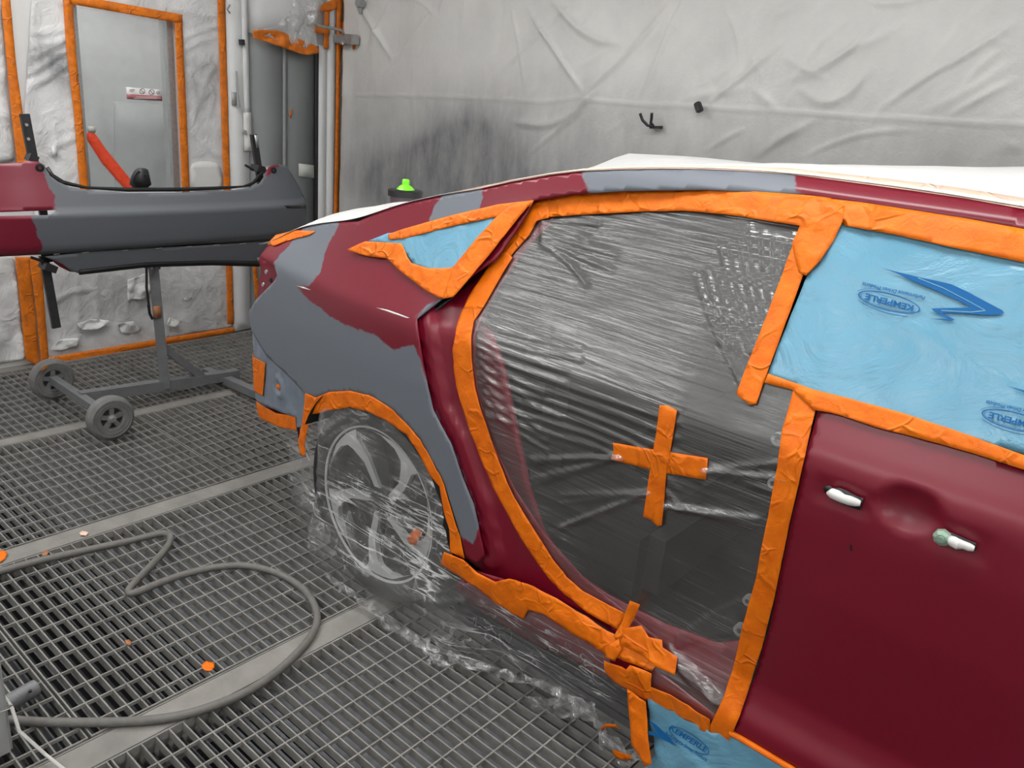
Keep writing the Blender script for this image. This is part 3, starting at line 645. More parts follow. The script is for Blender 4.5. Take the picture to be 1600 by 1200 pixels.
primer = [[(535, 340), (522, 366), (513, 381), (507, 397), (505, 409), (500.6, 425), (491, 437.5), (485, 447), (476, 448), (465, 446), (469, 453), (482, 469), (500.6, 481), (519, 497), (535, 505), (554, 512.5), (576, 520), (591, 525), (600.6, 537.5), (616, 547), (635, 542), (646, 539), (651, 550), (658, 562.5), (661, 580), (700, 660), (760, 780), (740, 852), (720, 838), (640, 760), (520, 680), (420, 620), (370, 560), (370, 500), (395, 455), (429, 425), (428, 412), (438, 397), (452, 384), (458, 374), (466, 366), (480, 345)],
          [(693, 466), (668, 475), (657, 487), (650, 499), (660, 494), (678, 480)],
          [(752, 284), (755, 306), (750, 325), (745, 335), (670, 352), (673, 338), (679, 320), (690, 308), (706, 295)],
          [(912, 258), (910, 278), (916, 290), (922, 306), (1258, 310), (1243, 294), (1241, 281), (1250, 262)]]
q = patch('quarter_panel', qp, SIDE, 0, .0125, 'car_paint', car, thick=.004, attrs=mask(primer))
patch('windscreen_pillar', [(-.07, 1.449), (.1, 1.434), (.35, 1.377), (.6, 1.255), (.86, 1.09), (.80, 1.08), (.66, 1.165), (.25, 1.335), (0, 1.385), (-.07, 1.40)], SIDE, -.002, .02, 'red_paint', car, uv=True, thick=.004)
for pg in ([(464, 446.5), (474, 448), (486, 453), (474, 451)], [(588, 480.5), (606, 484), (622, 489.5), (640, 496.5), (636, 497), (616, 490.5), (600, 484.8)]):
    patch('paint_mark', pg, SIDE, .0012, .01, 'white_plastic', q, thick=.0004)  # thin pale strips along the shoulder crease
# folded edge of the panel down the door gap, and the recessed door aperture
je = [(651, 498), (653, 520), (656, 540), (660, 566), (668, 607), (676, 641), (690, 668), (704, 694), (722, 747), (740, 791), (748, 825), (757, 868)]
jp = [(690, 464), (714, 450), (747, 425), (776, 392), (800, 352), (838, 316), (862, 316), (850, 345), (800, 400), (770, 445), (742, 490), (728, 525), (726, 575), (734, 625), (752, 690), (790, 770), (840, 845), (900, 912), (960, 960), (1020, 1010), (1010, 1034), (950, 1000), (890, 962), (826, 935), (798, 930), (770, 920), (745, 905), (716, 880), (700, 800), (690, 700), (655, 620), (645, 540), (645, 495)]
JE = np.array(hitpoly(SIDE, je+je[::-1], 8))
def jdisp(P):
    d = segdist(P, JE, False); o = -np.interp(d, [0, .006, .012, .040, .046, .075, .09, .2], [.010, .016, .010, .012, .024, .032, .034, .034])
    return o
patch('door_aperture', jp, SIDE, 0, .011, 'car_paint', car, thick=.003, disp=jdisp, attrs=mask([[(674, 640), (700, 694), (722, 747), (740, 800), (742, 818), (746, 823), (738, 790), (715, 735), (694, 690)]]))
patch('aperture_edge', [(648, 492), (700, 462), (700, 466), (690, 474), (658, 500), (664, 560), (680, 640), (712, 700), (750, 800), (764, 870), (755, 872), (735, 800), (700, 705), (668, 640), (655, 566)], SIDE, -.020, .02, 'black_plastic', car, thick=.002)
# sill, inner frame, front door
sl = [SIDE.hit(*p) for p in [(729, 890), (721, 933), (726, 941), (760, 966), (810, 997), (872, 1030), (935, 1059), (991, 1086)]]+[(-.5, .20), (.78, .20), (.78, .305), (-.45, .305)]+[SIDE.hit(*p) for p in [(1040, 1060), (960, 1010), (900, 975), (826, 925), (780, 905)]]
patch('sill_panel', sl, SIDE, -.006, .02, 'red_gloss', car, thick=.004, uv=True)
INNER = Side(lambda x, z: S(x, z)+.085)
patch('inner_door_frame', [(742, 490), (768, 520), (788, 580), (800, 640), (813, 700), (826, 760), (848, 830), (890, 890), (950, 930), (1040, 975), (1120, 1005), (1175, 1000), (1160, 1060), (1120, 1130), (1090, 1120), (1040, 1060), (1000, 1010), (913, 935), (850, 870), (795, 790), (755, 690), (730, 600), (728, 520)], INNER, 0, .02, 'red_paint', car, thick=.01)
mb = MB(); cx, cy = -.40, 1.62
mb.bar((-.36, 1.56, .3), (-.36, 1.58, 1.0), .10, .08); mb.bar((-.36, 1.58, 1.0), (-.46, 1.76, 1.36), .09, .06); mb.build('centre_pillar', 'interior', car)
cupc = SIDE.hit(1420, 797); cu = (SIDE.hit(1472, 818)[0]-cupc[0], .040)
pads = [(SIDE.hit(1317, 775), .052, .024), (SIDE.hit(1494, 845), .052, .024)]
def door_disp(P):
    r = np.hypot((P[:, 0]-cupc[0])/cu[0], (P[:, 1]-cupc[1])/cu[1]); o = -.022*np.where(r < 1, (1-r**2)**.75, 0)
    for (c, a, b) in pads:
        q = np.maximum(np.abs((P[:, 0]-c[0])/a), np.abs((P[:, 1]-c[1])/b)); o -= .004*np.clip((1.05-q)/.25, 0, 1)
    return o
dl = [SIDE.hit(*p) for p in [(1290, 632), (1278, 640), (1262, 700), (1250, 755), (1237, 810), (1225, 870), (1212, 932), (1204, 975), (1192, 1012), (1180, 1055), (1165, 1090), (1156, 1116), (1146, 1144)]]
u0 = dl[0]; handle_shade1 = [(1287, 761), (1291, 759), (1297, 759), (1302, 763), (1311, 762), (1322, 766), (1333, 772), (1341, 776), (1349, 778), (1347, 788), (1344, 797), (1331, 793), (1316, 787), (1301, 780), (1293, 773), (1288, 768)]
handle_shade2 = [(1464, 833), (1470, 830), (1480, 831), (1488, 833), (1505, 840), (1526, 849), (1525, 860), (1514, 860), (1495, 853), (1483, 847), (1470, 846), (1464, 841)]
fd = [u0]+dl[1:]+[(-.2, .312), (.2, .312), (.74, .318), (.75, .33), (.75, 1.07), (.74, 1.085), (.3, 1.072), (-.11, 1.058)]
# cut-outs for the handle feet: black patches stand for their shaded insides
door = patch('front_door', fd, SIDE, 0, .0125, 'red_paint', car, uv=True, disp=door_disp, thick=.004, holes=[])
def handle_cut(h): return [SIDE.hit(*p) for p in h]
for h, kind in ((handle_shade1, 0), (handle_shade2, 1)):
    patch('handle_opening_shade', h, SIDE, .0008, .02, 'black_plastic', door, thick=.001)
mb = MB(); f = lambda x, y, o: SIDE.pos(*SIDE.hit(x, y), o)
mb.tube([f(1296, 769, .006), f(1304, 768, .012), f(1313, 770, .016), f(1322, 775, .016), f(1331, 779, .012), f(1340, 783, .008), f(1346, 785, .006)], [.004, .0095, .010, .0085, .009, .0075, .005], 14); tag(mb.build('handle_foot', 'white_plastic', door, True), 'white plastic handle foot')
mb = MB(); mb.tube([f(1487, 840, .006), f(1492, 842, .013), f(1499, 845, .015), f(1507, 848, .010), f(1516, 852, .009), f(1523, 855, .007)], [.006, .0095, .0095, .007, .007, .005], 14); tag(mb.build('handle_foot', 'white_plastic', door, True), 'white plastic handle foot')
mb = MB(); a = Vector(f(1473.5, 838, .002)); mb.lathe(a, [(.0, -.012), (.008, -.012), (.014, -.008), (.015, 0), (0, 0)], 'y', 8); mb.lathe(a, [(0, -.016), (.005, -.016), (.005, -.011), (0, -.011)], 'y', 10); tag(mb.build('lock_nut', 'green_metal', door), 'pale green metal lock nut')
mb = MB(); mb.tube([f(1330, 851, .0006), f(1329.5, 856, .0006), f(1331, 861, .0006)], .0016, 6); mb.build('paint_mark', 'black_plastic', door)
# hinges on the pillar, seen at the edge of the opening
for (x, y, r, ln) in ((1213, 688, .013, (1226, 694)), (1206, 757, .011, (1222, 762)), (1166, 941, .011, (1180, 946)), (1153, 987, .013, (1170, 992))):
    a = Vector(JAMB.pos(*JAMB.hit(x, y), -.010)); b = Vector(JAMB.pos(*JAMB.hit(*ln), -.012)); t = Vector((0, 0, r*1.3))
    mb = MB(); mb.lathe(a, [(r*.45, -.006), (r, -.006), (r, .010), (r*.45, .010)], 'y', 18, closed=True); mb.bar(a+Vector((r*.7, 0.004, 0)), b, .012, .022, up=(0, 1, 0), bev=.002)
    tag(mb.build('door_hinge', 'galv', car), 'grey metal hinge')
# tail: lamp recess, bumper mount, rear panel
TAIL = Side(lambda x, z: S(x, z)+.035)
tr = patch('tail_lamp_recess', [(404, 404), (430, 410), (440, 425), (432, 450), (404, 470), (402, 460), (405, 440), (408, 425)], TAIL, 0, .02, 'red_paint', car, thick=.01)
for (x, y) in ((417, 425), (412, 445), (424, 438)):
    mb = MB(); a = Vector(TAIL.pos(*TAIL.hit(x, y), .0)); mb.lathe(a, [(0, -.005), (.007, -.005), (.009, 0), (0, 0)], 'y', 10); mb.build('bolt', 'galv' if x < 420 else 'black_plastic', tr)
MNT = Side(lambda x, z: S(x, z)+.022)
bmn = patch('bumper_mount', [(387, 500), (396, 517), (418, 550), (456, 585), (480, 612), (478, 640), (471, 668), (463, 668), (463, 652), (440, 645), (415, 634), (393, 622), (386, 585)], MNT, 0, .012, 'bare_zinc', car, amp=.004, wl=.05, thick=.004, disp=lambda P: .012*np.exp(-((segdist(P, np.array([MNT.hit(437, 604)]), True)-.03)/.010)**2))
mb = MB(); a = Vector(MNT.pos(*MNT.hit(437, 604), .003)); mb.lathe(a, [(0, -.006), (.010, -.004), (.011, 0), (0, 0)], 'y', 14); mb.build('plug', 'tape', bmn)
patch('lower_tail_panel', [(394, 615), (420, 628), (450, 640), (466, 645), (467, 690), (462, 660), (430, 655), (410, 642), (396, 632)], Side(lambda x, z: S(x, z)+.06), 0, .02, 'red_gloss', car, thick=.004)
mb = MB(); mb.box((-2.56, 1.72, .35), (-2.52, 3.0, .98)); mb.build('rear_panel', 'red_paint', car)
# hidden body: dark cabin lining, floor pan, seat, far side
mb = MB(); mb.box((-2.1, 1.86, .20), (.9, 3.15, .25)); mb.box((-1.2, 1.56, .20), (.9, 1.87, .25)); mb.build('floor_pan', 'interior', car)
mb = MB(); mb.box((-2.4, 3.20, .25), (.9, 3.24, 1.06)); mb.box((-1.5, 3.00, 1.06), (.3, 3.04, 1.32)); mb.build('far_side_lining', 'interior', car)
mb = MB(); mb.box((.86, 1.6, .25), (.9, 3.2, 1.0)); mb.build('bulkhead', 'interior', car)
mb = MB(); mb.box((-1.42, 1.62, .25), (-1.38, 3.2, 1.30)); mb.build('seat_bulkhead', 'interior', car)
mb = MB(); mb.box((-1.38, 1.72, .25), (-.85, 3.1, .52), .05); mb.build('seat_cushion', 'interior', car, True)
mb = MB(); mb.box((-1.40, 1.72, .5), (-1.22, 3.1, 1.05), .05); mb.build('seat_backrest', 'interior', car, True)
mb = MB(); mb.box((-.95, 1.80, 1.34), (.3, 2.95, 1.36)); mb.build('roof_lining', 'interior', car)
# wheel arch and wheels
WCX, WCZ, WY = -1.690, .332, 1.480
mb = MB(); seg = 28
prev = None
for k in range(seg+1):
    a = math.pi*(-.02+.89*k/seg); c, s_ = math.cos(a)*.385, math.sin(a)*.385
    ring = [mb.bm.verts.new((WCX+c, yy, WCZ+s_)) for yy in (1.47, 1.80)]+[mb.bm.verts.new((WCX, 1.80, WCZ))]
    if prev: mb.bm.faces.new((prev[0], prev[1], ring[1], ring[0])); mb.bm.faces.new((prev[1], prev[2], ring[1]))
    prev = ring
mb.build('wheel_arch_liner', 'interior', car, True)
c = (WCX, WY, WCZ)
mb = MB(); mb.lathe(c, [(.252, .0), (.246, .012), (.232, .03), (.222, .20), (.246, .215), (.252, .225), (.245, .225), (.212, .20), (.205, .05), (.0, .05), (.0, .045), (.21, .045), (.226, .02), (.238, .004)], 'y', 64, closed=True)
wh = mb.build('wheel', 'rim_black', car, True)
mb = MB(); mb.lathe(c, [(.245, .004), (.258, -.006), (.290, -.012), (.318, .0), (.329, .022), (.332, .06), (.332, .165), (.329, .20), (.315, .225), (.26, .225), (.245, .22)], 'y', 72, closed=True); mb.build('tyre', 'tyre_rubber', wh, True)
mb = MB(); mb.lathe(c, [(.2465, -.001), (.2535, -.003), (.2535, .006), (.2465, .006)], 'y', 72, closed=True); mb.build('rim_lip', 'rim_machined', wh, True)
mb = MB(); mb.lathe(c, [(0, .012), (.03, .012), (.034, .018), (.055, .024), (.06, .05), (0, .05)], 'y', 32); mb.build('hub_cap', 'rim_black', wh, True)
R_ = .25
def pol(r, a): return (WCX+R_*r*math.cos(math.radians(a)), WY, WCZ+R_*r*math.sin(math.radians(a)))
base = 48
for k in range(5):
    A = base+72*k
    pts = [pol(.20, A-26), pol(.60, A-9), pol(.86, A-1), pol(.97, A-3), pol(.985, A+8), pol(.975, A+26), pol(.965, A+52), pol(.94, A+40), pol(.90, A+24), pol(.84, A+14), pol(.76, A+10), pol(.55, A+2), pol(.22, A+2)]
    mb = MB(); mb.prism([(p[0], p[1]+.003+.02*max(0, 1-math.hypot(p[0]-WCX, p[2]-WCZ)/.2), p[2]) for p in pts], (0, .018, 0)); tag(mb.build('spoke', 'rim_machined', wh), 'machined silver spoke face')
    pts = [pol(.18, A-70), pol(.60, A-40), pol(.95, A-26), pol(.95, A-8), pol(.80, A+2), pol(.4, A+4), pol(.18, A+6)]
    mb = MB(); mb.prism([(p[0], p[1]+.018+.014*max(0, 1-math.hypot(p[0]-WCX, p[2]-WCZ)/.2), p[2]) for p in pts], (0, .022, 0)); mb.build('spoke_back', 'rim_black', wh)
def copy_wheel(dx, dy):
    r = wh.copy(); COL.objects.link(r); r.location = (wh.location[0]+dx, wh.location[1]+dy, wh.location[2])
    for ch in list(wh.children):
        d = ch.copy(); COL.objects.link(d); d.parent = r
copy_wheel(0, 1.55)

# ------------------------------------------------------------------ sheets over roof and boot
fin = pl(981, 231, 1, 2.355)
edge = [SIDE.pos(*SIDE.hit(*p), 0) for p in [(404, 401), (420, 380), (434, 369), (463, 357), (500, 349.5), (535, 346)]+rail_up[:-2]]
E_ = np.array(edge); E_ = np.vstack([E_, [[a_, S(a_, b_), b_] for a_, b_ in ((.1, 1.434), (.35, 1.377), (.6, 1.255), (.86, 1.09), (1.0, 1.02))]])
xs = np.arange(-2.46, .9, .03); yn = np.interp(xs, E_[:, 0], E_[:, 1]); zn = np.interp(xs, E_[:, 0], E_[:, 2])
for _ in range(3): yn = np.convolve(np.pad(yn, 2, 'edge'), np.ones(5)/5, 'valid'); zn = np.convolve(np.pad(zn, 2, 'edge'), np.ones(5)/5, 'valid')
nv = 44; verts = []; faces = []
for i, x in enumerate(xs):
    for j in range(nv+1):
        s_ = j/nv; y0, y1 = yn[i]-.004, 4.71-yn[i]
        k_ = sm(1.75, 2.1, -x); crown = (.010+.085*sm(-.85, .15, x))*(1-k_)*(1-abs(2*s_-1)**2.2)+k_*.055*(1-abs(2*s_-1)**6)*sm(-2.5, -2.2, x)
        yy = y0+(y1-y0)*s_; z = zn[i]+.003+crown+.005*noise.noise(Vector((x*6, yy*14, 0)))*min(1, 8*s_*(1-s_)+.1)
        r = math.hypot((x-fin[0])/(.36 if x < fin[0] else .48), (yy-fin[1])/.42); 
        if r < 1: z += max(0, fin[2]-(np.interp(fin[0], xs, zn)+.03))*(1-r)**1.25
        verts.append((x, yy, z))
for i in range(len(xs)-1):
    for j in range(nv):
        a = i*(nv+1)+j; faces.append((a, a+1, a+nv+2, a+nv+1))
me = bpy.data.meshes.new('plastic_sheet'); me.from_pydata(verts, [], faces); me.flip_normals() if me.polygons[0].normal.z < 0 else None
rs = link('plastic_sheet', me, 'white_sheet'); md = rs.modifiers.new('thickness', 'SOLIDIFY'); md.thickness = .001
tag(rs, 'white plastic sheet draped over the car roof, fin aerial and boot', 'plastic sheet')
roof_sheen = [(700, 303), (750, 292.5), (800, 281), (862, 270), (912, 263.5), (975, 260.5), (1040, 258.5), (1100, 258.5), (1170, 260), (1237, 263), (1350, 275), (1430, 284), (1506, 294), (1600, 309), (1700, 327)]
tag(patch('masking_tape', roof_sheen+[(1700, 346), (1600, 326), (1506, 309), (1430, 298), (1350, 287), (1237, 272), (1170, 267), (1100, 264), (1040, 263.5), (975, 264.5), (912, 267), (862, 273), (800, 284), (750, 295)], SIDE, .003, .02, 'pale_tape_and_sheen', amp=.001, thick=.0008), 'pale pinkish strip painting the reflection along the roof edge above the red rail', 'tape')  # tape-like strip carries the bright reflection of the roof edge in its colour

# ------------------------------------------------------------------ films on the car
T_G = 'orange masking tape strips on the car'
def tape(poly, label, surf=SIDE, off=.003, seed=0, amp=.0022, wl=.035):
    return tag(patch('masking_tape', poly, surf, off, .009, 'tape', amp=amp, wl=wl, thick=.0007, seed=seed), label, 'tape', T_G)
F_G = 'blue masking films'
qf = patch('masking_film', [(578, 376), (608, 364), (640, 362), (704, 345), (790, 328), (760, 375), (722, 425), (690, 428), (650, 415), (625, 385)], SIDE, .006, .012, 'blue_film', amp=.0035, wl=.05, thick=.0005, seed=2)
tag(qf, 'small triangular blue film over the rear quarter window', 'masking film', F_G)
wf = patch('masking_film', [SIDE.hit(*p) for p in [(1312, 336), (1290, 385), (1262, 430), (1216, 541), (1197, 590), (1240, 604), (1275, 620)]]+[(-.1, 1.075), (.3, 1.085), (.76, 1.10), (.66, 1.17), (.25, 1.345), (.0, 1.385)]+[SIDE.hit(*p) for p in [(1700, 395), (1600, 372), (1500, 352), (1400, 338), (1340, 330)]], SIDE, .0006, .012, 'blue_film', uv=True, amp=.0018, wl=.10, thick=.0005, seed=5,
           disp=crease(SIDE, [[(1230, 500), (1250, 470), (1260, 440)], [(1225, 540), (1280, 537)], [(1280, 460), (1290, 540), (1280, 600)], [(1260, 600), (1255, 575), (1220, 545)], [(1305, 360), (1297, 480), (1295, 600)], [(1380, 350), (1365, 450), (1362, 580)], [(1400, 500), (1450, 520), (1490, 560)], [(1370, 560), (1385, 610)], [(1500, 460), (1560, 445), (1600, 430)], [(1520, 520), (1560, 505), (1600, 512)]], .008, .0026))
tag(wf, 'large blue film with dark blue print over the front door window', 'masking film', F_G)
LOW = Side(lambda x, z: 1.436-.010*sm(.30, .10, z))
lfm = patch('masking_film', [LOW.hit(*p) for p in [(1012, 1088), (1040, 1100), (1080, 1122), (1112, 1143), (1146, 1150)]]+[(-.2, .31), (.75, .31), (.75, .03), (-.55, .03), (-.66, .04)]+[LOW.hit(*p) for p in [(1023, 1180), (1017, 1130)]], LOW, .0, .012, 'blue_film', uv=True, amp=.012, wl=.07, thick=.0005, seed=9)
tag(lfm, 'blue film with dark blue print hanging below the front door', 'masking film', F_G)

def text_polys(s, shear=0.0, bold=0.0):
    cu = bpy.data.curves.new('t', 'FONT'); cu.body = s; cu.size = 1; cu.shear = shear; cu.offset = bold; cu.resolution_u = 3
    ob = bpy.data.objects.new('t', cu); COL.objects.link(ob); dg = bpy.context.evaluated_depsgraph_get(); dg.update()
    me = ob.evaluated_get(dg).to_mesh(); V = np.array([tuple(v.co) for v in me.vertices]); F = [tuple(p.vertices) for p in me.polygons]
    ob.evaluated_get(dg).to_mesh_clear(); bpy.data.objects.remove(ob); bpy.data.curves.remove(cu)
    return V, F
def print_text(s, p0, p1, h, surf, off, parent, shear=.2, bold=.02, up=1):
    """text whose baseline runs from p0 to p1 in the picture, laid on the surface"""
    V, F = text_polys(s, shear, bold); u0, u1 = V[:, 0].min(), V[:, 0].max(); d = np.array(p1, float)-np.array(p0, float); n = np.array([d[1], -d[0]])/np.hypot(*d)
    co = []
    for v in V:
        p = np.array(p0)+d*(v[0]-u0)/(u1-u0)+n*up*v[1]*h; co.append(surf.pos(*surf.hit(*p), off))
    me = bpy.data.meshes.new('printed_text'); me.from_pydata(co, [], F); o = link('printed_text', me, 'print_blue', parent, False); return o
def ring(c, rx, ry, ang, wd, a0=0, a1=360, n=40):
    ca, sa = math.cos(math.radians(ang)), math.sin(math.radians(ang)); o, i = [], []
    for k in range(n+1):
        t = math.radians(a0+(a1-a0)*k/n)
        for L, r1, r2 in ((o, rx, ry), (i, rx-wd, ry-wd*.75)):
            x, y = r1*math.cos(t), r2*math.sin(t); L.append((c[0]+x*ca-y*sa, c[1]+x*sa+y*ca))
    return o, i
def pr(name, poly, surf, off, parent, holes=(), step=4):
    return patch(name, poly, surf, off, .015, 'print_blue', parent, thick=0, solid=False, holes=list(holes), step=step)
PO = .0044
def logo(dx, dy, sc, parent):
    g = lambda x, y: (1390+dx+(x-1390)*sc, 471+dy+(y-471)*sc)
    o, i = ring(g(1390.5, 471.5), 50*sc, 13.5*sc, 14.5, 2.2*sc); pr('printed_ring', o[:-1], SIDE, PO, parent, [i[:-1]])
    o, i = ring(g(1390.5, 471.5), 46.5*sc, 10.7*sc, 14.5, .8*sc, 20, 200); pr('printed_ring', o+i[::-1], SIDE, PO, parent)
    o, i = ring(g(1392, 472.5), 57*sc, 17*sc, 14.5, 1.0*sc, 55, 150); pr('printed_arc', o+i[::-1], SIDE, PO, parent)
    o, i = ring(g(1392, 472), 56*sc, 17*sc, 14.5, .9*sc, 195, 250); pr('printed_arc', o+i[::-1], SIDE, PO, parent)
    print_text('KEMPERLE', g(1429, 477), g(1354, 458), 13.0*sc, SIDE, PO, parent, 0, .03)
    print_text('Performance Driven Products', g(1447, 462.5), g(1349, 440.5), 8.5*sc, SIDE, PO, parent)
    sw = [(895, 380), (1080, 425), (1170, 443), (1240, 460), (1320, 497), (1400, 540), (1495, 590), (1503, 602), (1480, 613), (1400, 613), (1300, 606), (1190, 602), (1257, 636), (1240, 643), (1130, 631), (1222, 632), (1150, 592), (1140, 580), (1240, 578), (1340, 576), (1280, 545), (1160, 490), (1060, 450), (960, 402)]
    pr('printed_swoosh', [g(1100+x/3.2, 300+y/3.2) for x, y in sw], SIDE, PO, parent, step=6)
    ln = [(1075, 428), (1200, 478), (1330, 545), (1412, 590), (1340, 598), (1190, 590)]; up = [(x, y+2.6) for x, y in ln]; dn = [(x-1.5, y-2.2) for x, y in ln[::-1]]
    patch('printed_gap', [g(1100+x/3.2, 300+y/3.2) for x, y in up+dn], SIDE, PO+.0006, .015, 'blue_film', parent, thick=0, solid=False, step=6)
logo(0, 0, 1, wf); logo(194, 185, 1.03, wf)
LO = .016
o, i = ring((1082, 1151), 37, 11, 33, 1.8); pr('printed_ring', o[:-1], LOW, LO, lfm, [i[:-1]])
print_text('KEMPERLE', (1051, 1134), (1108, 1170), 11.5, LOW, LO, lfm, 0, .03)
print_text('Performance Driven Products', (1043, 1142), (1109, 1184), 8.5, LOW, LO, lfm)
pr('printed_swoosh', [(1018, 1119), (1030, 1126), (1050, 1145), (1062, 1160), (1048, 1153), (1030, 1145), (1018, 1142), (1018, 1136), (1034, 1140)], LOW, LO, lfm)

# clear film over the rear door opening
dfl = [(842, 322), (910, 318), (1000, 312), (1100, 312), (1200, 320), (1290, 335), (1275, 385), (1230, 490), (1190, 590), (1240, 604), (1256, 610), (1245, 680), (1225, 800), (1205, 900), (1180, 1000), (1150, 1085), (1125, 1140), (1108, 1133), (1060, 1100), (1015, 1070), (1005, 1035), (985, 985), (945, 960), (890, 915), (840, 860), (790, 770), (755, 690), (732, 610), (727, 540), (735, 500), (770, 430), (815, 375)]
random.seed(11); fl_lines = []
fa = [(1075, 400), (1088, 380), (1102, 366), (1118, 355), (1134, 348), (1152, 344), (1170, 342), (1190, 344), (1210, 350), (1228, 358), (1240, 366)]
fb = [(1158, 598), (1163, 585), (1169, 570), (1175, 552), (1181, 536), (1189, 516), (1197, 497), (1206, 474), (1216, 450), (1226, 428), (1236, 402)]
for k in range(11):          # gathers fanning out from the upper pillar tape
    t = float(k); i_ = min(9, int(t)); u_ = t-i_; a = [fa[i_][j]*(1-u_)+fa[i_+1][j]*u_ for j in (0, 1)]; b = [fb[i_][j]*(1-u_)+fb[i_+1][j]*u_ for j in (0, 1)]; w0 = random.uniform(.0, .35)
    a = [a[j]+(b[j]-a[j])*w0 for j in (0, 1)]; m_ = ((a[0]+b[0])/2-5, (a[1]+b[1])/2+4); fl_lines.append([tuple(a), m_, tuple(b)])
for k in range(5): fl_lines.append([(846, 344+k*9), (890, 346+k*16), (935+random.uniform(-20, 40), 350+k*24)])
for k in range(10):
    x = 745+k*3; fl_lines.append([(742+k*2, 500+k*14), (790, 520+k*16), (850+random.uniform(-10, 60), 545+k*18)])
for (ax, ay) in ((1100, 735), (1040, 790), (1016, 770), (970, 715)):
    for k in range(4):
        g_ = random.uniform(-.5, .5); fl_lines.append([(ax, ay), (ax+(1 if ax > 1030 else -1)*60, ay+30*g_+8), (ax+(1 if ax > 1030 else -1)*140, ay+70*g_+20)])
for k in range(7): fl_lines.append([(1045+k*3, 1010+k*6), (1085, 1045+k*3+k*2), (1115+k*2, 1085+k*3)])
for k in range(6): fl_lines.append([(1060, 1010-k*3), (1110, 995-k*7), (1155, 985-k*9)])
for k in range(6): fl_lines.append([(760, 560+k*18), (900+20*k, 610+k*22), (1060, 660+k*26)])
df = patch('masking_film', dfl, JAMB, -.001, .0056, 'door_film', amp=.0008, wl=.08, thick=.0004, seed=3, disp=crease(JAMB, fl_lines, .0062, .0042), solid=False)
tag(df, 'clear plastic film with fanned creases stretched over the open rear doorway', 'masking film')
# clear film over wheel and sill
def fw(x, z):
    k = sm(-1.32, -1.16, x)
    a = 1.4545+.10*sm(1.94, 2.08, -x)+.14*sm(2.08, 2.45, -x)+.012*sm(.48, .60, z)-.035*math.exp(-((z-.10)/.09)**2)
    b = S(x, max(z, .21))+.003+.045*max(0, 1-z/.21)
    return a*(1-k)+b*k
WF = Side(fw)
wfl = [(398, 642), (430, 652), (463, 660), (475, 655), (490, 642), (547, 628), (600, 650), (640, 690), (670, 735), (690, 790), (702, 860), (716, 885), (748, 908), (800, 940), (890, 975), (950, 1012), (955, 1045), (990, 1078), (996, 1130), (1002, 1160), (1018, 1190), (976, 1194), (941, 1166), (929, 1125), (872, 1116), (794, 1106), (735, 1084), (669, 1031), (616, 981), (560, 941), (507, 897), (476, 860), (460, 810), (454, 760), (453, 705), (438, 676)]
w_lines = [[(480, 730), (560, 760), (700, 880)], [(490, 745), (580, 800), (660, 850)], [(485, 770), (570, 790), (690, 850)], [(470, 760), (490, 860), (540, 930)], [(460, 720), (475, 800), (510, 890)], [(660, 860), (690, 880), (730, 900)], [(670, 800), (690, 815), (705, 830)], [(665, 830), (690, 840), (705, 850)], [(500, 700), (520, 680), (600, 645)], [(490, 690), (540, 650), (580, 640)], [(505, 800), (560, 860), (600, 890)], [(560, 905), (600, 960), (690, 1010)], [(510, 880), (600, 960), (670, 1020)], [(640, 935), (700, 945), (730, 935)], [(690, 985), (760, 1020), (850, 1060), (940, 1105)], [(720, 940), (800, 985), (950, 1055)], [(860, 1010), (900, 1060), (930, 1100)], [(900, 1030), (930, 1080), (960, 1120)], [(930, 1060), (960, 1110), (985, 1150)], [(810, 960), (880, 990), (960, 1035)], [(700, 1030), (770, 1080), (860, 1095)], [(680, 1020), (740, 1060), (820, 1080)], [(780, 1085), (870, 1085), (930, 1110)], [(800, 1095), (880, 1100), (930, 1120)], [(940, 1120), (955, 1150), (985, 1180)], [(975, 1140), (985, 1160), (1000, 1185)]]
wfm = patch('masking_film', wfl, WF, 0, .011, 'wheel_film', amp=.0035, wl=.05, thick=.0004, seed=8, disp=crease(WF, w_lines, .005, .006), solid=False)
tag(wfm, 'clear crinkled plastic film hanging over the rear wheel and sill down to the floor', 'masking film')
hem = [(507, 893), (560, 930), (616, 968), (669, 1015), (735, 1064), (794, 1086), (872, 1092), (930, 1100), (950, 1140), (985, 1165), (1015, 1185), (976, 1196), (938, 1168), (926, 1128), (872, 1120), (794, 1110), (735, 1088), (669, 1036), (616, 985), (560, 944), (505, 900)]
HS = Side(lambda x, z: fw(x, z)-.03)
patch('film_fold', [(600, 965), (650, 992), (720, 1022), (790, 1046), (850, 1062), (900, 1085), (935, 1112), (925, 1118), (880, 1092), (830, 1070), (780, 1058), (710, 1034), (640, 1002), (596, 975)], HS, .004, .008, 'hem_film', wfm, amp=.02, wl=.02, thick=.0004, seed=17, solid=False)
patch('film_hem', hem, HS, 0, .008, 'hem_film', wfm, amp=.028, wl=.028, thick=.0004, seed=13, solid=False)
for k, pl_ in enumerate(([(941, 1135), (950, 1128), (965, 1129), (972, 1137), (965, 1134), (950, 1133), (944, 1140)], [(960, 1168), (972, 1172), (992, 1178), (985, 1185), (972, 1184), (962, 1178)])):
    tag(patch('tape_scrap', pl_, HS, .01, .01, 'tape', amp=.004, thick=.0008, seed=k), ['thin orange tape loop in the bunched film at the foot of the sill', 'orange tape bit in the bunched film beside the lower vertical tape'][k], 'tape')

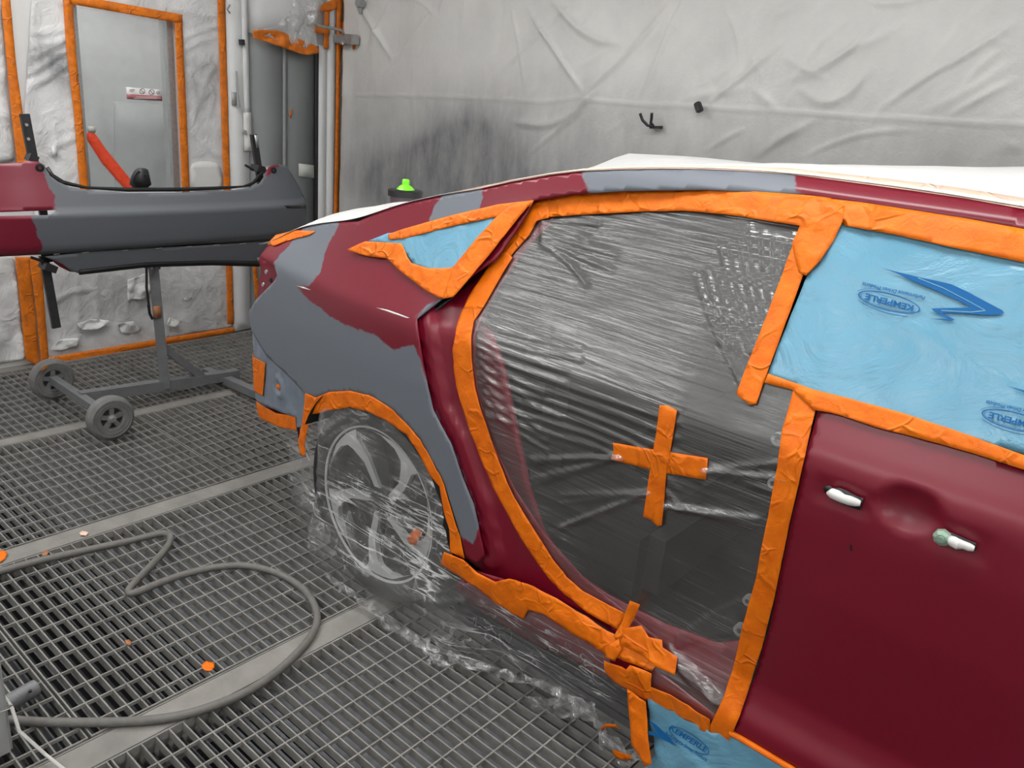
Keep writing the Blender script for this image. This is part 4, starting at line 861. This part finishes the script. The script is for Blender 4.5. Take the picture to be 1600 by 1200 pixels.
# ------------------------------------------------------------------ tapes on the car
tape([(610, 366), (632, 358), (704, 337.5), (782, 319), (838, 312.5), (833, 322), (782, 338), (704, 354.7), (635, 372.5), (612, 374)], 'orange tape along the top of the triangular quarter window film', seed=1, off=.010)
tape([(547.5, 389), (575.6, 376.6), (632, 379.7), (641, 400), (647.5, 410), (672.5, 418), (691, 418.8), (713, 417), (706, 462.5), (691, 465), (669, 453), (644, 434), (625.6, 419), (607, 403), (579, 400), (554, 393)], 'crumpled orange tape curving under the triangular quarter window film', seed=2, amp=.004, off=.011)
tape([(782, 337.5), (800, 322), (838, 313), (812, 344), (776, 390), (747, 425), (714.7, 462.5), (697, 466), (703, 448), (713, 417), (750, 372)], 'slanted orange tape down the pillar beside the quarter window film', seed=3, off=.014)
tape([(786, 387), (756, 430), (734, 464), (722, 490), (715, 512), (710, 545), (711, 573), (715, 603), (724, 636), (738, 676), (754, 716), (772, 760), (797, 806), (822, 850), (838, 873), (860, 903), (885, 928), (919, 955), (966, 982), (980, 957), (944, 939), (913, 922), (888, 900), (865, 872), (847, 843), (829, 815), (807, 779), (794, 751), (772, 694), (754, 640), (744, 605), (739, 560), (739, 524), (743, 501), (760, 475), (779, 441), (803, 402)], 'long curved orange tape down the rear edge of the open rear doorway', JAMB, .006, 4)
tape([(807, 347), (838, 314), (860, 311), (860, 340), (841, 345), (829, 367), (804, 394), (797, 404), (782, 395), (766, 387.5)], 'crumpled orange tape at the upper rear corner of the rear doorway', JAMB, .006, 5, .005)
tape([(834, 312), (897, 302), (975, 297), (1100, 296), (1180, 299), (1256, 304), (1300, 309), (1300, 345), (1250, 352), (1210, 346), (1131, 334), (1067, 329), (1000, 330.6), (910, 335.5), (857, 339), (842, 342)], 'long orange tape along the top of the rear doorway under the roof rail', JAMB, .006, 6, .004)
tape([(1212, 346), (1220, 320), (1228, 308), (1290, 308), (1322, 322), (1320, 345), (1305, 375), (1285, 406), (1262, 430), (1250, 425), (1240, 380), (1253, 352)], 'crumpled orange tape patch at the top of the centre pillar', SIDE, .010, 7, .005)
tape([(1252, 353), (1225, 425), (1197, 500), (1175, 556), (1153, 612), (1156, 619), (1175, 631), (1184, 630), (1194, 600), (1216, 541), (1237, 484), (1258, 425), (1287, 378), (1292, 358)], 'slanted orange tape down the upper centre pillar beside the large blue film', SIDE, .007, 8)
tape([(1288, 309), (1350, 316), (1506, 340), (1600, 357), (1750, 388), (1950, 450), (2400, 700), (2340, 705), (1950, 512), (1750, 440), (1600, 409), (1500, 388), (1400, 366), (1322, 352), (1310, 335)], 'wide orange tape along the top of the front door window', SIDE, .009, 9, .004, .08)
tape([(1203, 582), (1237, 594), (1275, 607), (1319, 618), (1412, 643), (1491, 669), (1600, 708), (1750, 752), (2300, 912), (2300, 936), (1750, 776), (1600, 731), (1522, 706), (1444, 684), (1372, 666), (1325, 650), (1300, 643), (1275, 639), (1241, 608), (1197, 596)], 'orange tape along the waistline under the large blue window film', SIDE, .009, 10, .002)
tape([(1242, 607), (1225, 669), (1216, 729), (1203, 801), (1191, 860), (1183, 903), (1172, 941), (1159, 991), (1147, 1044), (1134, 1084), (1112, 1131), (1110, 1142), (1125, 1160), (1125, 1174), (1133, 1175), (1135, 1165), (1144, 1150), (1158, 1116), (1167, 1089), (1192, 1012), (1212, 932), (1237, 810), (1250, 755), (1262, 700), (1276, 640), (1262, 612)], 'long orange tape down the rear edge of the red front door', SIDE, .007, 11, .0025)
tape([(697, 861), (726, 873), (747.5, 894), (776, 908), (797, 903), (826, 911), (872, 934), (919, 962), (951, 984), (1010, 1012), (1030, 1036), (1020, 1047), (960, 1024), (947, 1019), (888, 984), (850, 958), (827, 952), (820, 968), (801, 956), (772, 938), (747, 916), (716, 898), (690, 881)], 'long orange tape along the sill from the wheel arch forward', SIDE, .006, 12, .004)
tape([(989, 935), (1005, 941), (996, 962), (980, 990), (967, 996), (964, 990), (978, 965)], 'short upright orange tape on the sill below the rear doorway', SIDE, .014, 13, .001)
tape([(982, 977), (1008, 973), (1019, 991), (1040, 995), (1041, 1007), (1064, 1022), (1060, 1050), (1030, 1037), (1010, 1020), (975, 1002)], 'jagged orange tape chunk at the lower front of the rear doorway', SIDE, .016, 14, .002)
tape([(952, 1007), (972, 994), (976, 1010), (965, 1030), (951, 1022)], 'small crumpled orange tape lump on the sill tape', SIDE, .014, 15, .006, .015)
tape([(947, 1029), (965, 1036), (982, 1043), (988, 1036), (1000, 1040), (1021, 1050), (1020, 1070), (1050, 1082), (1080, 1100), (1112, 1121), (1112, 1146), (1080, 1127), (1040, 1105), (1015, 1092), (987, 1077), (960, 1060), (949, 1046)], 'orange tape along the lower sill above the hanging blue film', SIDE, .010, 16, .004)
tape([(987, 1070), (1016, 1090), (1018, 1120), (1020, 1150), (1025, 1186), (1015, 1192), (994, 1157), (990, 1110)], 'vertical orange tape hanging from the sill to the floor', LOW, .02, 17, .003)
mb = MB(); mb.tube([SIDE.pos(*SIDE.hit(*p), .004) for p in ((1142, 1143), (1160, 1153), (1200, 1177), (1240, 1201), (1330, 1258), (1500, 1366), (1700, 1494))], .0068, 10); tag(mb.build('masking_tape', 'tape', None, True), 'rolled orange tape edge along the bottom of the red front door', 'tape', T_G)
tape([(477, 614), (494, 621), (516, 612), (547, 610.5), (579, 618), (610, 637), (635, 662), (657, 687), (672, 715), (688, 743), (694, 757), (704, 791), (719, 838), (726, 873), (704, 862), (702, 826), (694, 801), (687, 760), (672, 741), (654, 707), (635, 679), (604, 658), (576, 643), (547, 637), (516, 641), (497, 646), (485, 647), (483, 663), (476, 694), (477, 713), (469, 710), (466, 688), (472, 663)], 'orange tape around the rear wheel arch', SIDE, .001, 18, .003)
tape([(388, 552), (416, 567), (415, 592), (412, 619), (400, 611), (390, 601)], 'square orange tape patch on the bare metal at the tail of the car', MNT, .006, 19)
tape([(393, 619), (410, 633), (432, 645), (463, 650), (465, 672), (440, 668), (410, 655), (394, 637)], 'curved orange tape under the tail of the car', Side(lambda x, z: S(x, z)+.03), .004, 20)
tape([(419, 381), (432, 367), (463, 359.5), (494, 361), (485, 367), (447, 377), (430, 384)], 'orange tape on the edge of the boot lid', SIDE, .004, 21)
tape([(959, 691), (1035, 704), (1107, 715), (1106, 732), (1104, 749), (1030, 737), (956, 717), (960, 703)], 'orange tape strip across the doorway film, level bar of the cross', JAMB, .004, 22, .0012)
tape([(1033, 632), (1046, 633), (1060, 640), (1050, 700), (1043, 740), (1040, 780), (1036, 820), (1029, 821), (1020, 812), (1007, 806), (1018, 730), (1027, 680)], 'orange tape strip on the doorway film, upright bar of the cross', JAMB, .006, 23, .0012)
tag(patch('tape_scrap', [(635, 842), (648, 824), (660, 832), (650, 852), (640, 850)], Plane(1, 1.470, -1), 0, .02, 'tape', amp=.004, thick=.001), 'orange tape scrap on the rear wheel under the clear film', 'tape')

# ------------------------------------------------------------------ bumper on its stand
BC = 1.80
def BX(y, z):
    t = abs(y-BC)/.93
    x = -3.50-.07*t*t-.38*max(0, t-.55)**2.2*2.2
    x += np.interp(z, [.55, .70, .755, .785, .795, .81, .87, .952, .966, 1.02, 1.08, 1.2, 1.3], [-.08, -.046, -.036, -.030, -.018, -.004, .008, .020, .002, -.014, -.032, -.062, -.09])
    return x
BUM = XSurf(BX)
bs = empty('car_bumper', (-3.6, BC, .8), 'grey primed rear bumper with red left end, held on a wheeled stand', 'bumper')
bo = [(-150, 268), (-100, 261), (-40, 257), (0, 255.6), (34, 254), (41, 251), (62, 253), (70, 258), (75, 272), (91, 284), (109, 292), (131, 296), (150, 299), (200, 301), (281, 300.6), (359, 297.5), (391, 294), (406, 286), (416, 272), (420, 261), (434, 256), (447, 259), (456, 272), (469, 294), (478, 316), (479, 335), (477, 352), (462, 368), (440, 374), (406, 377), (300, 382), (219, 388), (140, 393), (62, 398), (0, 401), (-80, 405), (-150, 408)]
slit = [(-30, 331), (0, 331), (70, 329), (88, 327.5), (84, 333), (74, 336.5), (0, 338), (-30, 338)]
redm = [[(-400, 200), (45, 240), (60, 250), (66, 262), (67, 268), (78, 294), (87, 306), (86, 319), (89, 327), (46, 333), (48, 337), (56, 353), (59, 369), (67, 380), (64, 391), (59, 398), (55, 420), (-400, 430)], [(412, 280), (416, 268), (420, 258), (428, 254), (438, 256), (432, 262), (424, 268), (418, 278)]]
bP = [np.array(hitpoly(BUM, p, 12)) for p in redm]
cov = patch('bumper_cover', bo, BUM, 0, .015, 'bumper_paint', bs, thick=.004, holes=[slit], attrs={'primer': lambda P: -np.max([sdist(P, q_) for q_ in bP], axis=0)})
patch('reflector_slot', [(444, 321), (478, 321.5), (478, 326), (449, 325.5)], BUM, .001, .02, 'black_plastic', cov, thick=.001)
patch('gap_strip', [(64, 396), (219, 384), (406, 374), (442, 370), (442, 394), (409, 396), (219, 400), (78, 412)], BUM, -.03, .03, 'black_plastic', bs, thick=.004)
val = patch('valance', [(72, 402), (130, 396), (219, 390), (320, 384.5), (409, 379), (440, 377), (430, 390), (403, 404), (409, 415), (331, 412.5), (231, 415.5), (160, 423), (125, 428), (112, 424), (100, 414)], BUM, -.012, .015, 'bumper_paint', bs, thick=.004, attrs={'primer': lambda P: np.full(len(P), .1)})
patch('lower_lip', [(125, 423), (231, 411), (331, 408), (409, 409), (412, 417), (331, 415), (231, 418), (125, 430)], BUM, -.004, .03, 'black_plastic', val, thick=.01)
patch('bracket', [(84, 402), (98, 408), (120, 418), (128, 427), (112, 426), (96, 418), (88, 412)], BUM, -.02, .02, 'red_paint', val, thick=.006)
patch('top_flange', [(72, 262), (80, 276), (95, 287), (131, 294), (200, 299), (281, 298.6), (359, 295), (391, 291), (404, 283), (413, 270), (409, 268), (395, 284), (380, 290), (281, 293), (200, 293), (135, 291), (100, 282), (84, 272), (76, 260)], XSurf(lambda y, z: BX(y, z)-.05), 0, .02, 'black_plastic', bs, thick=.01)
for (x, y) in ((62, 262), (427, 266)):
    mb = MB(); a = Vector(BUM.pos(*BUM.hit(x, y), .002)); mb.lathe(a, [(.006, .004), (.016, .003), (.017, 0), (.006, 0)], 'x', 16, closed=True); mb.build('bolt_ring', 'black_plastic', cov)
for x in (90, 135, 197, 250, 297, 340, 381):
    yy = 400-(x-62)*.0575-1.5; patch('clip_tab', [(x-5, yy+1), (x+5, yy), (x+5, yy+1.2), (x-5, yy+2.2)], BUM, -.008, .02, 'grey_plastic', bs, thick=.003)
# camera bracket on the beam behind the top of the bumper
tb = empty('tow_bracket', pl(222, 290, 0, -3.60), 'black bracket with a cable loop standing behind the top edge of the bumper', 'bracket')
BP_ = Plane(0, -3.60, 1)
patch('bracket_plate', smooth_poly([(206, 294), (209, 278), (217, 264), (231, 263), (233, 272), (238, 294)], True, 1), BP_, .0, .05, 'dark_steel', tb, thick=.03)
mb = MB(); a = Vector(pl(228, 274, 0, -3.59)); mb.lathe(a, [(0, .012), (.007, .012), (.008, 0), (0, 0)], 'x', 6); mb.build('bolt', 'black_plastic', tb)
mb = MB(); mb.tube([pl(p[0], p[1], 0, -3.59) for p in ((209, 292), (206, 285), (208, 276), (213, 269), (218, 268))], .007, 8); mb.build('cable_loop', 'black_plastic', tb, True)

st = empty('bumper_stand', (-3.65, 1.8, 0), 'grey steel T-shaped stand with two rubber wheels carrying the bumper', 'stand')
mb = MB(); mb.bar((-3.65, 1.40, .10), (-3.65, 2.20, .055), .045, .05); mb.build('base_beam', 'stand_steel', st)
mb = MB(); mb.bar((-3.36, 1.40, .10), (-3.95, 1.40, .10), .036, .036); mb.build('axle', 'stand_steel', st)
mb = MB(); a, b = pl(322, 580, 2, .04), pl(395, 612, 2, .04); b2 = (a[0]+(b[0]-a[0])*1.5, a[1]+(b[1]-a[1])*1.5, .04); mb.bar(a, b2, .045, .04); mb.build('cross_foot', 'stand_steel', st)
mb = MB(); mb.bar(pl(258, 605, 0, -3.65), pl(238, 400, 0, -3.66), .055, .045); mb.build('post', 'stand_steel', st)
mb = MB(); mb.bar(pl(252, 540, 0, -3.65), pl(330, 600, 0, -3.65), .036, .036); mb.build('brace', 'stand_steel', st)
mb = MB(); mb.bar(pl(40, 380, 0, -3.68), pl(440, 340, 0, -3.68), .04, .04); mb.bar(pl(238, 420, 0, -3.66), pl(240, 355, 0, -3.67), .05, .05); mb.build('cross_arm', 'stand_steel', st)
mb = MB(); mb.bar(pl(38, 178, 0, -3.66), pl(54, 262, 0, -3.66), .035, .016, up=(1, 0, 0)); mb.bar(pl(53, 255, 0, -3.68), pl(80, 400, 0, -3.68), .03, .014, up=(1, 0, 0)); mb.build('upright', 'dark_steel', st)
mb = MB(); mb.bar(pl(43, 244, 0, -3.65), pl(56, 250, 0, -3.65), .05, .03); mb.build('clamp', 'dark_steel', st)
for k, (x, y) in enumerate(((41, 195), (44, 217))):
    mb = MB(); a = Vector(pl(x, y, 0, -3.648)); mb.lathe(a, [(0, .006), (.006, .006), (.006, 0), (0, 0)], 'x', 10); mb.build('peg', 'galv', st)
mb = MB(); mb.bar(pl(68, 400, 0, -3.62), pl(88, 512, 0, -3.62), .034, .016, up=(1, 0, 0)); mb.build('lower_upright', 'dark_steel', st)
mb = MB(); mb.bar(pl(66, 414, 0, -3.61), pl(84, 420, 0, -3.61), .07, .03); mb.tube([pl(48, 402, 0, -3.60), pl(66, 408, 0, -3.60)], .006, 8); mb.build('clamp', 'dark_steel', st)
mb = MB(); mb.bar(pl(396, 210, 0, -3.70), pl(408, 292, 0, -3.70), .032, .018, up=(1, 0, 0)); mb.bar(pl(408, 290, 0, -3.70), pl(412, 345, 0, -3.70), .03, .018, up=(1, 0, 0)); mb.build('upright', 'dark_steel', st)
patch('scale_label', [(397, 211), (402, 211), (404, 230), (400, 231)], Plane(0, -3.68, 1), .004, .05, 'galv', st, thick=.001)
mb = MB(); mb.bar(pl(397, 262, 0, -3.69), pl(409, 265, 0, -3.69), .075, .035, bev=.004); mb.tube([pl(383, 258, 0, -3.66), pl(396, 265, 0, -3.66)], .006, 8); mb.build('clamp', 'dark_steel', st)
mb = MB(); mb.tube([pl(408, 264, 0, -3.68), pl(428, 264, 0, -3.66)], .014, 10); tag(mb.build('support_rod', 'galv', st, True), 'silver support rod')
mb = MB(); mb.tube([pl(p[0], p[1], 0, -3.62) for p in ((229, 418), (229, 450), (233, 480))], .006, 8); mb.tube([pl(p[0], p[1], 0, -3.62) for p in ((232, 476), (234, 490), (238, 498), (241, 496))], .007, 8); mb.build('cable', 'black_plastic', st, True)
patch('tape_wrap', [(239, 478), (250, 478), (252, 496), (240, 497)], Plane(0, -3.62, 1), .004, .05, 'brown_tape', st, thick=.002)
def stand_wheel(x, side):
    c = (x, 1.40, .10); mb = MB()
    mb.lathe(c, [(.046, .018*side), (.052, .024*side), (.085, .026*side), (.097, .017*side), (.10, 0), (.097, -.017*side), (.085, -.026*side), (.046, -.024*side)], 'x', 40, closed=True)
    w_ = mb.build('wheel', 'rubber', st, True)
    mb = MB(); mb.lathe(c, [(0, .008*side), (.046, .008*side), (.049, .018*side), (.049, -.018*side), (0, -.018*side)], 'x', 30); mb.build('hub_disc', 'dark_steel', w_, True)
    for k in range(5):
        a = 2*math.pi*k/5+.3; mb = MB(); p = Vector(c)+Vector((.011*side, .014*math.cos(a), .014*math.sin(a))); q_ = Vector(c)+Vector((.013*side, .048*math.cos(a), .048*math.sin(a))); mb.bar(p, q_, .020, .014, up=(1, 0, 0)); mb.build('spoke', 'rubber', w_)
    mb = MB(); mb.lathe(c, [(0, .034*side), (.011, .034*side), (.012, .02*side), (.02, .018*side), (.02, 0), (0, 0)], 'x', 8); mb.build('axle_nut', 'galv', w_)
    mb = MB()
    for r in (.068, .083): mb.lathe(c, [(r-.0015, .0245*side), (r, .0275*side), (r+.0015, .0245*side), (r, .022*side)], 'x', 40, closed=True)
    mb.build('tread_ring', 'rubber', w_, True)
stand_wheel(-3.345, 1); stand_wheel(-3.955, 1)

# ------------------------------------------------------------------ cup on the boot, hose, scraps, wrapped post
CUY = 2.02
cup = empty('paint_cup', pl(633, 322, 1, CUY), 'dark paint cup with black lid and green nozzle standing on the car boot', 'cup')
cp = Vector(pl(633, 312, 1, CUY)); sc_ = (pl(654, 300, 1, CUY)[0]-pl(613, 300, 1, CUY)[0])/2*.90
zt = pl(633, 303, 1, CUY)[2]; cc = (cp.x, CUY, 0)
zb_ = zt-.12
for v_ in sorted(verts, key=lambda v: (v[0]-cp.x)**2+(v[1]-CUY)**2)[:4]: zb_ = min(zt-.05, v_[2]+.004)
mb = MB(); mb.lathe((cc[0], cc[1], 0), [(0, zb_), (sc_*.85, zb_), (sc_*.9, zt), (0, zt)], 'z', 32); mb.build('cup_body', 'jar', cup, True)
mb = MB(); mb.lathe((cc[0], cc[1], 0), [(0, zt-.008), (sc_, zt-.008), (sc_*1.02, zt+.012), (sc_*.9, zt+.016), (0, zt+.016)], 'z', 32); mb.build('lid', 'black_plastic', cup, True)
mb = MB(); mb.lathe((cc[0], cc[1], 0), [(0, zt+.014), (sc_*.55, zt+.014), (sc_*.35, zt+.028), (sc_*.22, zt+.032), (sc_*.22, zt+.048), (sc_*.16, zt+.052), (0, zt+.052)], 'z', 20); mb.build('nozzle', 'green_plastic', cup, True)

hz = [(-40, 902), (0, 893), (60, 876), (150, 856), (200, 846), (245, 834), (262, 833), (268, 840), (262, 855), (240, 880), (215, 905), (200, 922), (202, 928), (215, 925), (250, 910), (300, 893), (350, 884), (385, 883), (430, 893), (470, 915), (490, 940), (497, 965), (492, 985), (475, 1010), (440, 1045), (390, 1080), (330, 1105), (270, 1122), (200, 1128), (120, 1129), (60, 1128), (14, 1125)]
hp = [pl(p[0], p[1], 2, .0125) for p in smooth_poly(hz, False, 2)]
mb = MB(); mb.tube(hp, .0115, 12); tag(mb.build('rubber_hose', 'hose_rubber', None, True), 'grey rubber hose looping across the floor gratings', 'hose')
mb = MB(); a, b = Vector(pl(-30, 1122, 2, .024)), Vector(pl(56, 1074, 2, .024)); mb.tube([a, b, b+(b-a).normalized()*.002], [.021, .021, .019], 16); pt = mb.build('steel_pipe', 'stand_steel', None, True); tag(pt, 'short grey steel pipe lying on the grating beside the wrapped post', 'pipe')
mb = MB(); a = Vector(pl(47, 1079, 2, .046)); mb.lathe(a, [(0, .001), (.004, .001), (.004, -.004), (0, -.004)], 'z', 10); mb.build('pin_hole', 'black_plastic', pt)
wp = empty('wrapped_post', pl(-14, 1160, 2, 0), 'grey post wrapped in plastic with a white tie at the lower left edge', 'post')
g0 = Vector(pl(-22, 1175, 2, 0)); mb = MB(); mb.box((g0.x-.045, g0.y-.045, 0), (g0.x+.045, g0.y+.045, .52), .006)
for v in mb.bm.verts: v.co.x += .006*noise.noise(v.co*30); v.co.y += .02*(.52-v.co.z)*0
mb.build('plastic_wrap', 'grey_plastic', wp, True)
mb = MB(); zc_ = .135
mb.tube([(g0.x-.05, g0.y-.05, zc_), (g0.x+.05, g0.y-.05, zc_), (g0.x+.052, g0.y+.05, zc_), (g0.x-.05, g0.y+.05, zc_), (g0.x-.05, g0.y-.05, zc_)], .005, 8); mb.build('tie', 'cord_white', wp, True)
mb = MB(); mb.tube([(g0.x+.052, g0.y+.05, zc_), pl(30, 1142, 2, .09), pl(70, 1178, 2, .03), pl(115, 1214, 2, .008)], .004, 8); mb.build('cord', 'cord_white', wp, True)
scr = [([(315, 1040), (322, 1035), (334, 1036), (335, 1043), (330, 1049), (321, 1049), (316, 1046)], 'tape', 'bright orange tape scrap on the grating inside the hose loop'), ([(195, 1002), (202, 1000), (206, 1006), (203, 1010), (197, 1008)], 'brown_tape', 'small rusty tape scrap in the grating inside the hose loop'), ([(124, 833), (129, 830), (139, 833), (134, 838), (126, 837)], 'pale_tape_and_sheen', 'pale orange tape scrap on the steel beam behind the hose'), ([(-5, 862), (6, 861), (12, 866), (8, 874), (0, 880), (-6, 878)], 'tape', 'orange tape scrap at the left edge on the steel beam'), ([(65, 865), (72, 860), (77, 862), (74, 868), (66, 869)], 'brown_tape', 'tiny brown scrap on the steel beam beside the hose'), ([(62, 576), (70, 570), (76, 573), (72, 578), (66, 580)], 'brown_tape', 'rusty tape scrap stuck on the far wheel of the bumper stand')]
for k, (p, m_, l) in enumerate(scr):
    sf = Plane(2, .003, 1) if k < 5 else Plane(0, -3.925, 1)
    tag(patch('tape_scrap', p, sf, .003 if k < 5 else .0, .008, m_, amp=.003, wl=.02, thick=.001, seed=k+20, step=4), l, 'tape')
